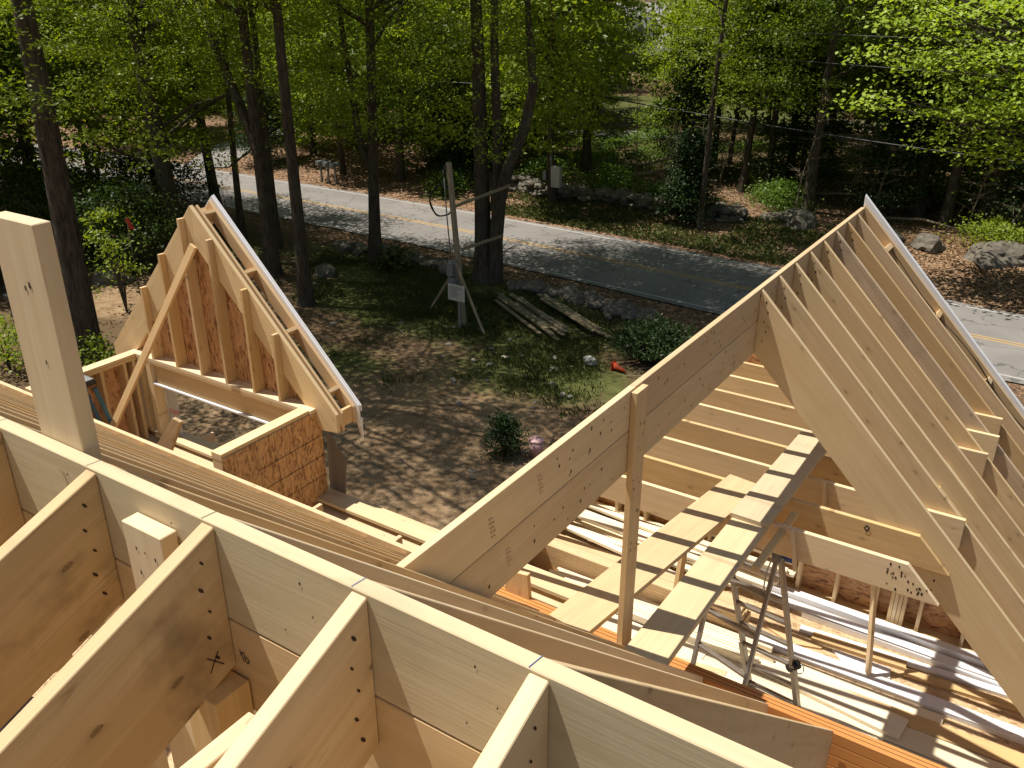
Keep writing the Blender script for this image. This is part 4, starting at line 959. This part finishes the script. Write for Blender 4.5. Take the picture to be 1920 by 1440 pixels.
for x0, x1, y0, y1, n, d in zones:
    c = 0; t_ = 0
    while c < n and t_ < 4000:
        t_ += 1; x, y = rw.uniform(x0, x1), rw.uniform(y0, y1)
        az = math.degrees(math.atan2(y, x))
        if not (82 < az < 158): continue
        if y < 45 and -22 < x < 6: continue
        if -27 < x < -8 and 38 < y < 62 and rw.random() < .55: continue   # open sunlit glade by the logs
        if not ok(x, y, d): continue
        placed.append((x, y)); c += 1; k = rw.randrange(5); s = rw.uniform(.85, 1.15); loc = (x, y, hgt(x, y)-.05)
        if not used[k]:
            used[k] = True; protos[k].location = loc; protos[k].rotation_euler = (0, 0, rw.uniform(0, 6))
        else: copy_thing(protos[k], loc, rw.uniform(0, 6.28), s)
# understorey saplings between the deep trees
ug = 'saplings in the shade of the deep woods'
sp_ = [bush('understory_sapling', -60-2*i, 60, 3.6+.5*i, 1.7, 'leafy sapling in the shade of the deep woods', ['leafd', 'leaf', 'leafd'][i], .24, 60, 34, 'round', 'sapling', ug, .5, .3) for i in range(3)]
n_ = 0; fs = [True]*3
while n_ < 95:
    if n_ < 60: x, y = rw.uniform(-75, 8), rw.uniform(41.5, 62)
    else: x, y = rw.uniform(-105, 15), rw.uniform(60, 90)
    if pl((x, y), RL[::3]) < 7 or any(math.hypot((x-a)/c, (y-b)/e) < .9 for a, b, c, e in LAWN) or pl((x, y), DRV) < 3: continue
    if -28 < x < -11 and y < 57 and rw.random() < .82: continue
    if -11 < x and y < 47 and rw.random() < .6: continue
    if y > 60 and abs(math.degrees(math.atan2(y, x))-115.6) < 2.0: continue
    k = n_ % 3; n_ += 1; loc = (x, y, hgt(x, y)-.05)
    if fs[k]: fs[k] = False; sp_[k].location = loc
    else: copy_thing(sp_[k], loc, rw.uniform(0, 6.28), rw.uniform(.6, 1.25))
# the mass of woods far behind: many leaf clumps, one object
rng = np.random.default_rng(5); cc, nn = [], []
for i in range(900):
    az = rng.uniform(math.radians(76), math.radians(160)); r = rng.uniform(100, 132); x, y = r*math.cos(az)-5, r*math.sin(az); zz = hgt(x, y)+rng.uniform(.3, 17)
    k = 38; cc.append(np.array([x, y, zz])+rng.normal(size=(k, 3))*np.array([1.5, 1.5, .9])); nn.append(rng.normal(size=(k, 3))+np.array([0, -.4, .9]))
o = bpy.data.objects.new('far_woods', leaf_mesh('far_woods', np.concatenate(cc), np.concatenate(nn), .75, M['leafd'], rng)); link(o); setp(o, 'dense dark green mass of far woodland behind the house and trees', 'woods', None, 'stuff')

# evergreens and bushes
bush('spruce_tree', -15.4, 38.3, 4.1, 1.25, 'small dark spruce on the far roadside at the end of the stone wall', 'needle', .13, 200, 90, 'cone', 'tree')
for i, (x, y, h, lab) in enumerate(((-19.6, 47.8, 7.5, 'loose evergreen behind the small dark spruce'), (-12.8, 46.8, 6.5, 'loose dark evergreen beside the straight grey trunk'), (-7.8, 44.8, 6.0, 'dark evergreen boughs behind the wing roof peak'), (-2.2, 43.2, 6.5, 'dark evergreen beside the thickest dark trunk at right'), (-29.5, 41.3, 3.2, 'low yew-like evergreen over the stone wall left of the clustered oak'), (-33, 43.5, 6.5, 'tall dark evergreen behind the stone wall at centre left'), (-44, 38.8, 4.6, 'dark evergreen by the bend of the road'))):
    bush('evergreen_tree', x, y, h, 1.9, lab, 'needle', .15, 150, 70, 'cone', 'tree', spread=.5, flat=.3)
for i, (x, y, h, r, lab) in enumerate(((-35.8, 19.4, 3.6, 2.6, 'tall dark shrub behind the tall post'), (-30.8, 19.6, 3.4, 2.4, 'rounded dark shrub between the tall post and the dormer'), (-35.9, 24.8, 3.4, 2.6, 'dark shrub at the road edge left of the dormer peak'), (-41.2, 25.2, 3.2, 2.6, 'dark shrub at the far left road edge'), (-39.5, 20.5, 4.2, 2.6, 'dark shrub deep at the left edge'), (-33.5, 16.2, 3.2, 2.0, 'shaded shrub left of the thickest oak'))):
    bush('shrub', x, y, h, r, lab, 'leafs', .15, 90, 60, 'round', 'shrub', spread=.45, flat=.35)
for i, (x, y, h, r, lab) in enumerate(((-23.6, 12.0, 2.0, .9, 'leafy sapling at the foot of the thickest oak'), (-25.4, 11.8, 1.6, 1.1, 'small green bush at the left edge below the black cart'), (-22.2, 12.6, 1.5, .7, 'small seedling clump right of the thickest oak'), (-27.0, 16.8, 3.6, 1.3, 'young leafy sapling crossing the thickest oak'))):
    bush('sapling', x, y, h, r, lab, 'leaf', .13, 26, 34, 'round', 'sapling', spread=.3, flat=.35)
for i, (x, y, h, r, lab) in enumerate(((-25.3, 41.8, 1.5, 1.5, 'bright green undergrowth left of the utility pole foot'), (-21.6, 42.8, 1.4, 1.7, 'bright green undergrowth right of the grey pole cabinet'), (-24.2, 47.5, 1.6, 2.0, 'bright green undergrowth behind the utility pole'), (-20.0, 50.5, 1.6, 2.2, 'sunlit undergrowth above the fallen log'), (-12.4, 43.0, 1.3, 1.3, 'bright green bush at the foot of the straight grey trunk'), (-13.4, 44.6, 1.0, .9, 'small bright bush left of the straight grey trunk'), (-24.5, 55, 1.6, 2.4, 'pale green undergrowth deep in the glade'), (-17.2, 54.0, 2.0, 2.2, 'green undergrowth between the leaning trunks'), (-18.0, 41.0, .8, .8, 'small green clump on the stone wall'), (-29.5, 38.6, 1.0, 1.0, 'low green clump on the far roadside by the clustered oak'), (-3.0, 40.8, 1.2, 1.4, 'leafy brush beside the big boulder at right'))):
    bush('undergrowth', x, y, h, r, lab, 'shrubl' if i != 10 else 'leaf', .15, 46, 44, 'round', 'undergrowth', spread=.4, flat=.3)
gcg = 'low sunlit undergrowth clumps of the glade beyond the utility pole'
ru = random.Random(12)
for i in range(26):
    x, y = ru.uniform(-29, -12), ru.uniform(42, 60)
    bush('undergrowth_clump', x, y, ru.uniform(.5, 1.1), ru.uniform(.9, 1.9), 'low leafy clump growing in the glade beyond the utility pole', 'shrubl', .14, 22, 38, 'round', 'undergrowth', gcg, .42, .25, 3)
# spiky round shrub by the wing ridge, small shrub in the bare soil
def spiky(name, x, y, h, r, n, label):
    rng = np.random.default_rng(int(n)); z = hgt(x, y); c, nv, d = [], [], []
    root = empty(name, (x, y, z), label, 'shrub'); bm = bmesh.new()
    for i in range(n):
        a = rng.uniform(0, 6.28); t = rng.uniform(0, 1)**.6; tip = np.array([r*t*math.cos(a), r*t*math.sin(a), h*(1-.45*t*t)*rng.uniform(.75, 1.05)])
        if i % 6 == 0: tube_bm(bm, [(tip[0]*.25, tip[1]*.25, -.05), (tip[0]*.8, tip[1]*.8, tip[2]*.6), tuple(tip)], [.014, .009, .004], 4, False)
        for k in range(16):
            s = rng.uniform(.35, 1); p = tip*np.array([.25+.75*s, .25+.75*s, s])+rng.normal(size=3)*.03; c.append(p); dd = tip*np.array([.6, .6, 1])+rng.normal(size=3)*.3; d.append(dd); nv.append(rng.normal(size=3))
    o = bpy.data.objects.new('stems', mesh_from_bm('stems', bm, M['bark'])); link(o, root)
    o = bpy.data.objects.new('foliage', leaf_mesh('foliage', c, nv, .13, M['needle'], rng, .28, d)); link(o, root)
spiky('juniper_shrub', -9.9, 22.9, 1.3, 1.45, 620, 'large dark spiky shrub between the lumber pile and the wing ridge')
bush('young_shrub', -10.4, 15.5, 1.0, .45, 'small dark shrub in the bare soil near the pink bucket', 'needle', .08, 60, 40, 'round', 'shrub', spread=.13)
# tall grass tuft
bush('grass_tuft', -22.6, 26.0, .7, .6, 'tuft of tall green grass between the two-stemmed oak and the power post', 'grassb', .22, 34, 26, 'round', 'grass tuft', spread=.18, flat=1.)

# ------------------------------------------------------------------ ground cover
rng = np.random.default_rng(8)
def scatter(n, fn, lift=.02):
    out = []
    while len(out) < n:
        p = fn()
        if p is not None: out.append((p[0], p[1], hgt(p[0], p[1])+lift))
    return np.array(out)
def litter_pt():
    if rng.random() < .45: x, y = rng.uniform(-7, 1.5), rng.uniform(33.6, 42)
    else: x, y = rng.uniform(-45, 1), rng.uniform(34.5, 52)
    return (x, y) if pl((x, y), RL[::3]) > 3.2+rng.random()*.8 else None
p = scatter(21000, litter_pt); nv = rng.normal(size=(len(p), 3))*.45+np.array([0, 0, 1.])
o = bpy.data.objects.new('leaf_litter', leaf_mesh('leaf_litter', p, nv, .13, M['litter'], rng, .6)); link(o); setp(o, 'brown fallen leaves scattered over the far bank', 'leaf litter', None, 'stuff')
def grass_pt():
    x, y = rng.uniform(-32, -6), rng.uniform(14.5, 28.4)
    q = max(a*max(0, 1.25-math.hypot((x-cx_)/rx, (y-cy_)/ry)) for cx_, cy_, rx, ry, a in ((-17.5, 23.5, 9, 4.6, 1.), (-12.2, 20.2, 5, 3.2, .75), (-22, 26, 8, 2.4, .9), (-17.5, 17.5, 6, 2.6, .55)))
    return (x, y) if q+.5*nz(x, y, .45)+.3*nz(x, y, 1.5) > .55+.35*rng.random() and pl((x, y), RL[::3]) > 3.5 else None
p = scatter(26000, grass_pt, .05); nv = rng.normal(size=(len(p), 3))*np.array([1, 1, .2]); dr = rng.normal(size=(len(p), 3))*.45+np.array([0, 0, 1.])
o = bpy.data.objects.new('grass', leaf_mesh('grass', p, nv, .15, M['grassb'], rng, .22, dr)); link(o); setp(o, 'short patchy grass growing on the yard', 'grass', None, 'stuff')
def verge_pt():
    x, y = rng.uniform(-26, -8), rng.uniform(34.6, 40.5)
    return (x, y) if pl((x, y), RL[::3]) > 3.7 and nz(x, y, .4, 4)+.3*rng.random() > -.05 else None
p = scatter(15000, verge_pt, .05); nv = rng.normal(size=(len(p), 3))*np.array([1, 1, .6]); dr = rng.normal(size=(len(p), 3))*.8+np.array([0, 0, 1.])
o = bpy.data.objects.new('verge_weeds', leaf_mesh('verge_weeds', p, nv, .19, M['grassb'], rng, .35, dr)); link(o); setp(o, 'low green weeds covering the far road verge', 'weeds', None, 'stuff')

# ------------------------------------------------------------------ stones, walls, logs
def rock_mesh(name, sx, sy, sz, seed, mat, sub=3):
    bm = bmesh.new(); bmesh.ops.create_icosphere(bm, subdivisions=sub, radius=1)
    for v_ in bm.verts:
        n_ = noise.noise(v_.co*1.3+V((seed*7.1, seed, 0)))*.42+noise.noise(v_.co*3.1+V((seed, 0, seed*3)))*.15
        v_.co = V((v_.co.x*sx, v_.co.y*sy, v_.co.z*sz))*(1+n_)
    return mesh_from_bm(name, bm, mat, False)
def rock(x, y, s, seed, label, group=None, mat='stone', dz=.25, name='boulder', cat='boulder'):
    o = bpy.data.objects.new(name, rock_mesh(name, s[0], s[1], s[2], seed, M[mat])); link(o); o.location = (x, y, hgt(x, y)+s[2]*dz); o.rotation_euler = (0, 0, seed); setp(o, label, cat, group); return o
rock(-2.4, 39.2, (1.5, 1.0, .55), 1, 'big rounded dark boulder at the right edge beyond the road')
rock(-5.2, 39.6, (.9, .6, .45), 2, 'dark boulder left of the big rounded one by the leaf covered shoulder')
rock(-7.0, 39.8, (.8, .5, .35), 3, 'low boulder hidden behind the wing rake board')
rock(-11.6, 41.2, (1.5, .6, .28), 4, 'flat pale ledge stone on the bank left of the wing peak')
rock(-10.8, 40.2, (1.1, .8, .55), 5, 'dark bank boulder touching the wing ridge line')
rock(-17.6, 40.3, (.55, .4, .5), 6, 'upright grey boulder in the middle of the roadside stone wall')
rock(-30.2, 18.5, (.75, .45, .4), 7, 'grey stone on the bare soil between the thickest oak and the dormer')
rock(-24.6, 24.0, (.6, .4, .3), 12, 'stone half hidden in the lawn behind the slender oak')
rw = random.Random(21); base = [bpy.data.meshes.new('x')]*0
rms = [rock_mesh('wall_stone', .28, .22, .15, 40+i, M['stone'], 2) for i in range(6)]
def stone_wall(pts, n, hh, label):
    root = empty('stone_wall', (pts[0][0], pts[0][1], hgt(*pts[0])), label, 'stone wall'); bm = bmesh.new()
    L_ = [math.hypot(b[0]-a[0], b[1]-a[1]) for a, b in zip(pts[:-1], pts[1:])]
    for i in range(n):
        t = rw.uniform(0, sum(L_)); k = 0
        while t > L_[k] and k < len(L_)-1: t -= L_[k]; k += 1
        a, b = pts[k], pts[k+1]; f = t/L_[k]; x = a[0]+(b[0]-a[0])*f; y = a[1]+(b[1]-a[1])*f+rw.gauss(0, .22); z = hgt(x, y)+rw.uniform(.0, hh)
        mm = rms[rw.randrange(6)]; Mx = Matrix.Translation((x-root.location.x, y-root.location.y, z-root.location.z)) @ Matrix.Rotation(rw.uniform(0, 6), 4, 'Z') @ Matrix.Rotation(rw.uniform(-.4, .4), 4, 'X') @ Matrix.Diagonal((rw.uniform(.6, 1.7), rw.uniform(.6, 1.4), rw.uniform(.6, 1.4), 1))
        t0 = len(bm.verts); bm.from_mesh(mm); bm.verts.ensure_lookup_table()
        for v_ in bm.verts[t0:]: v_.co = Mx @ v_.co
    o = bpy.data.objects.new('stones', mesh_from_bm('stones', bm, M['stone'])); link(o, root)
stone_wall([(-34, 42.6), (-29, 41.2), (-25, 40.1), (-22.4, 40.0)], 230, .55, 'tumbled stone wall running left from the utility pole')
stone_wall([(-22.2, 40.2), (-19.5, 39.9), (-16.6, 39.5), (-13.2, 39.6)], 200, .55, 'tumbled stone wall between the utility pole and the small spruce')
stone_wall([(-27, 27.2), (-23.4, 27.4), (-20.4, 27.1)], 70, .15, 'low row of stones at the near road edge left of the clustered oak')
stone_wall([(-17.4, 26.6), (-15.2, 26.8), (-13.0, 26.3), (-11.5, 26.2)], 80, .18, 'low row of stones and roots between the lumber pile and the road')
stone_wall([(-18.5, 70.5), (-16, 71.2), (-12.5, 71.5)], 90, .8, 'sunlit heap of pale rocks in the clearing beyond the trees')
stp = [rock_mesh('loose_stone', .11, .085, .06, 80+i, M['palestone'], 2) for i in range(4)]
SG = 'pale stones lying on the yard soil'
for i in range(46):
    if i < 22: x, y = -14.6+rw.gauss(0, 1.6)+.12*i, 21.6-.14*i+rw.gauss(0, .5)
    else: x, y = rw.uniform(-26, -8.5), rw.uniform(12.5, 24)
    if x > -9.3 and y < 20: continue
    o = bpy.data.objects.new('loose_stone', stp[i % 4]); link(o); o.location = (x, y, hgt(x, y)+.02); s = rw.uniform(.4, 1.3); o.scale = (s, s*rw.uniform(.6, 1), s*rw.uniform(.7, 1.2)); o.rotation_euler = (0, 0, rw.uniform(0, 6)); setp(o, 'small pale stone lying on the yard soil', 'stone', SG)
def log(pts, r, label, mat='deadwood', name='fallen_log', group=None):
    P_ = [(x, y, hgt(x, y)+dz) for x, y, dz in pts]; o = tube(name, P_, [r*(1-.5*i/(len(P_)-1)) for i in range(len(P_))], M[mat]); setp(o, label, 'log', group); return o
log([(-22.4, 44.6, .25), (-21.2, 45.2, .35), (-19.8, 46.8, .6)], .19, 'pale fallen log lying above the stone wall right of the utility pole')
log([(-23.6, 46.5, .2), (-22.0, 49, .5), (-20.5, 51, .9)], .14, 'curved fallen branch behind the pale log')
log([(-18.5, 47, .1), (-17.0, 46.0, .4)], .12, 'short broken log end among the leaning trunks')
log([(-18.8, 52, .2), (-13.6, 49.5, .5)], .09, 'long thin fallen branch under the evergreens')
log([(-12.8, 46.8, .2), (-9.5, 45.0, .8)], .10, 'slanting fallen branch right of the straight grey trunk')
log([(-8.2, 43.6, .1), (-6.0, 42.7, .5), (-4.4, 42.9, .2)], .08, 'bent fallen branch at the foot of the dark trunks right of the wing peak')
BG = 'bare twigs strewn across the yard'
for i in range(26):
    x, y = rw.uniform(-24, -9.5), rw.uniform(13.5, 26); a = rw.uniform(0, 6.28); l = rw.uniform(.4, 1.3)
    o = tube('twig', [(x, y, hgt(x, y)+.03), (x+l*.5*math.cos(a), y+l*.5*math.sin(a), hgt(x, y)+.07), (x+l*math.cos(a+.3), y+l*math.sin(a+.3), hgt(x, y)+.03)], [.016, .012, .006], M['deadwood'], None, 5); setp(o, 'bare twig lying on the yard', 'twig', BG)

# ------------------------------------------------------------------ things in the yard
zt = lambda x, y: hgt(x, y)
tpz = empty('temporary_power_post', (-16.5, 22.04, zt(-16.5, 22.04)), 'temporary wooden power post with black cable coil and braces beside the clustered oak', 'power post')
prism('post', [(-16.43, 21.97, G-.1), (-16.29, 21.97, G-.1), (-16.75, 21.97, -4.88), (-16.88, 21.97, -4.88)], (0, .14, 0), M['old'], tpz, V((-.09, 0, 1)))
box('meter_panel', -16.86, -16.52, 21.90, 21.968, -8.8, -7.95, M['galv'], tpz); box('meter_box', -16.83, -16.60, 21.77, 21.898, -8.45, -8.05, M['galv'], tpz)
box('lower_box', -16.80, -16.55, 21.80, 21.898, -8.78, -8.50, M['galv'], tpz)
tube('conduit', [(-16.74, 21.93, -7.96), (-16.86, 21.93, -6.6), (-16.95, 21.93, -5.1)], .022, M['galv'], tpz, 6)
beam('top_brace', (-16.70, 22.1, -6.25), (-17.3, 26.2, -6.35), .04, .10, M['old'], tpz)
beam('lower_brace', (-16.45, 22.1, -7.6), (-17.6, 26.2, -8.2), .04, .10, M['old'], tpz)
beam('foot_brace', (-16.6, 21.93, -7.95), (-15.2, 21.6, G), .038, .09, M['old'], tpz)
beam('foot_brace', (-16.5, 21.93, -8.1), (-18.3, 22.6, G), .038, .09, M['old'], tpz)
coil = []
for k in range(75):
    a = k*2*math.pi/24; w_ = .02*math.sin(k*1.3); coil.append((-17.02+(.34+w_)*math.cos(a)*.8+.0*k, 21.90+.25*math.cos(a)+.03*math.sin(k), -6.06+(.50+w_)*math.sin(a)))
tube('cable_coil', coil, .022, M['rubber'], tpz, 6)
tube('cable_end', [(-16.98, 21.95, -5.6), (-16.9, 21.9, -5.1), (-16.86, 21.95, -4.95)], .02, M['rubber'], tpz, 6)
sg = empty('permit_sign', (-16.3, 21.7, zt(-16.3, 21.7)), 'white lettered permit board on a short post in front of the power post', 'sign')
box('sign_board', -16.68, -16.02, 21.62, 21.64, -9.18, -8.64, M['signw'], sg); box('sign_post', -16.32, -16.23, 21.645, 21.73, G-.1, -8.7, M['grey'], sg)
strokes('lettering', [((-16.60+rw.uniform(0, .05), 21.62, -8.72-.055*k), (-16.12-rw.uniform(0, .2), 21.62, -8.72-.055*k)) for k in range(7)], (0, -1, 0), .018, M['signt'], sg)
# stacked old boards
LP = 'weathered boards stacked behind the permit board'
i = 0
for (ox, oy, n, lz) in ((-16.6, 25.3, 6, 2), (-15.6, 25.9, 4, 3)):
    for k in range(n):
        for q in range(lz):
            a = V((ox+rw.uniform(-.5, .5)+.05*k, oy-.17*k+rw.uniform(-.06, .06), 0)); b = a+V((3.2+rw.uniform(-.4, .4), -1.9+rw.uniform(-.15, .15), 0)); z0 = max(hgt(a.x, a.y), hgt(b.x, b.y), hgt((a.x+b.x)/2, (a.y+b.y)/2))+.10
            d = (b-a).normalized(); o = beam('old_board', (a.x, a.y, z0+.055*q), (b.x, b.y, z0+.055*q), 0.13, .04, M['olddark'], None, (-d.y, d.x, 0)); setp(o, 'weathered board in the stacked lumber behind the permit board', 'board', LP); i += 1
# lying traffic cone
cn = empty('traffic_cone', (-10.5, 21.5, zt(-10.5, 21.5)), 'orange traffic cone lying on its side at the foot of the spiky shrub', 'traffic cone')
tube('cone_body', [(-10.55, 21.5, G+.14), (-10.28, 21.44, G+.11), (-10.12, 21.4, G+.08)], [.115, .06, .025], M['orangep'], cn, 16); box('cone_base', -10.58, -10.55, 21.37, 21.63, G+.0, G+.27, M['orangep'], cn)
bg_ = bpy.data.objects.new('sack', rock_mesh('sack', .20, .16, .15, 5, M['bag'], 3)); link(bg_); bg_.location = (-11.3, 21.4, G+.16); setp(bg_, 'whitish crumpled sack left of the traffic cone', 'sack')
pb = empty('pink_bucket', (-9.75, 15.9, zt(-9.75, 15.9)), 'pale pink bucket standing by the small dark shrub, touching the wing ridge line', 'bucket')
tube('bucket_body', [(-9.75, 15.9, G-.02), (-9.75, 15.9, G+.36)], [.15, .18], M['pink'], pb, 20); tube('bucket_lid', [(-9.75, 15.9, G+.361), (-9.75, 15.9, G+.40)], [.19, .185], M['pink'], pb, 20)
# black cart with red gear at the left edge
ct = empty('black_cart', (-28.6, 14.2, zt(-28.6, 14.2)), 'black plastic utility cart at the left edge carrying red gear', 'cart')
z0 = zt(-28.6, 14.2)
box('cart_tray', -29.2, -27.9, 13.9, 14.6, z0+.85, z0+1.05, M['black'], ct, .02); box('cart_shelf', -29.15, -27.95, 13.95, 14.55, z0+.25, z0+.38, M['black'], ct, .02)
for x in (-29.1, -28.05):
    for y in (13.98, 14.45): box('cart_leg', x, x+.14, y, y+.10, z0+.02, z0+.85, M['black'], ct, .01)
gz = z0+1.05
rg = empty('red_cooler', (-28.7, 14.2, gz), 'faded red container standing on the black cart', 'container')
tube('container_body', [(-28.7, 14.2, gz), (-28.7, 14.2, gz+.55)], [.28, .33], M['red'], rg, 18); tube('container_lid', [(-28.7, 14.2, gz+.551), (-28.7, 14.2, gz+.60)], [.34, .33], M['orangep'], rg, 18)
for k in range(4): beam('strap', (-28.5+.08*k, 14.0, gz+.62), (-28.3+.1*k, 13.9, gz+.95-.1*k), .03, .05, M['red'], rg)
rf = empty('red_tape_flag', (-27.4, 17.6, -7.2), 'strip of red marking tape on a branch right of the thickest oak', 'tape')
prism('tape_strip', [(-27.4, 17.6, -7.2), (-27.2, 17.6, -7.05), (-27.0, 17.65, -7.45), (-27.25, 17.65, -7.5)], (0, .01, 0), M['red'], rf); tube('tape_stick', [(-27.3, 17.62, G), (-27.3, 17.62, -7.1)], .02, M['bark'], rf, 5)
# utility pole with cabinet and wires
up = empty('utility_pole', (-23.3, 39.1, zt(-23.3, 39.1)), 'tall brown utility pole on the far roadside with a grey cabinet', 'utility pole')
tube('pole', [(-23.3, 39.1, G-.2), (-23.4, 39.1, -4), (-23.42, 39.1, 3.5)], [.17, .15, .12], M['polewood'], up, 14)
box('cabinet', -23.08, -22.56, 38.72, 39.02, -9.2, -8.12, M['grayboxx'], up, .03); box('meter', -23.62, -23.42, 38.80, 38.95, -8.9, -8.45, M['galv'], up)
tube('conduit', [(-23.15, 38.92, G), (-23.2, 38.93, -7.6)], .04, M['galv'], up, 8)
def wire(p0, p1, sag, r, label, m='wire', group='overhead wires'):
    P_ = [V(p0).lerp(V(p1), t/16)-V((0, 0, sag*4*(t/16)*(1-t/16))) for t in range(17)]; o = tube('overhead_wire', P_, r, M[m], None, 6); setp(o, label, 'wire', group); return o
wire((-23.4, 39, -4.35), (14, 36.3, -6.0), .5, .032, 'thick black cable sagging across the far bank to the right', 'rubber')
wire((-23.4, 39, -4.35), (-62, 38.5, -3.2), .5, .016, 'cable running left from the utility pole')
wire((-23.4, 39, -2.1), (14, 37.3, -2.9), .35, .010, 'thin wire above the thick black cable, lower of the thin pair on the right')
wire((-23.4, 39, -1.2), (14, 37.3, -1.5), .35, .009, 'thin wire highest on the right')
wire((-23.4, 39, -1.4), (-62, 39.5, -1.0), .4, .009, 'thin wire highest on the left of the pole')
wire((-23.4, 39, -2.3), (-62, 39.5, -2.2), .4, .009, 'thin wire between the highest one and the cable on the left')
# mailboxes
MG = 'mailboxes at the far side of the road'
for k in range(3):
    x, y = -37.4+.55*k, 36.9; z = zt(x, y); mb = empty('mailbox', (x, y, z), ['left', 'middle', 'right'][k]+'most grey mailbox of the three beyond the road' if k != 1 else 'middle grey mailbox of the three beyond the road', 'mailbox', MG)
    box('mailbox_post', x-.05, x+.05, y-.05, y+.05, z-.1, z+1.0, M['grey'], mb)
    prism('mailbox_body', [(x-.12, y-.3, z+1.0), (x+.12, y-.3, z+1.0), (x+.12, y-.3, z+1.16), (x+.07, y-.3, z+1.24), (x-.07, y-.3, z+1.24), (x-.12, y-.3, z+1.16)], (0, .6, 0), M['galv'], mb)
# grey house far behind and white fence
hs = empty('grey_house', (-46, 98, hgt(-46, 98)), 'grey house with a white-trimmed gable showing through the trees at the top', 'house')
hx, hy = -46., 98.; hz = -9.
box('wall', hx-6, hx+6, hy, hy+9, hz-1.5, hz+3.0, M['houseg'], hs)
prism('gable_wall', [(hx-3.2, hy-.6, hz+2.2), (hx+1.8, hy-.6, hz+2.2), (hx-.7, hy-.6, hz+6.2)], (0, 3, 0), M['houseg'], hs)
prism('roof', [(hx-6.4, hy-.4, hz+3.0), (hx-6.4, hy+9.4, hz+3.0), (hx-6.4, hy+4.5, hz+7.6)], (12.8, 0, 0), M['houser'], hs)
for s_ in (1, -1):
    beam('rake_board', (hx-.7, hy-.75, hz+6.45), (hx-.7+s_*2.9, hy-.75, hz+1.95), .1, .35, M['trimw'], hs, (0, 1, 0))
box('eave_board', hx-6.4, hx+6.4, hy-.5, hy-.42, hz+2.7, hz+3.0, M['trimw'], hs)
wn = box('window', hx-1.3, hx-.1, hy-.70, hy-.605, hz+2.6, hz+4.3, M['trimw'], hs); box('pane', hx-1.18, hx-.22, hy-.715, hy-.70, hz+2.7, hz+4.2, M['glass'], wn)
wf = empty('picket_fence', (-30, 86.5, hgt(-30, 86.5)), 'white picket fence across the bright far lawn', 'fence')
for z_ in (.35, .95): box('fence_rail', -35, -18, 86.55, 86.6, G+z_, G+z_+.09, M['trimw'], wf)
for k in range(58): box('picket', -35+.29*k, -35+.29*k+.12, 86.5, 86.54, G-.05, G+1.2, M['trimw'], wf, 0)
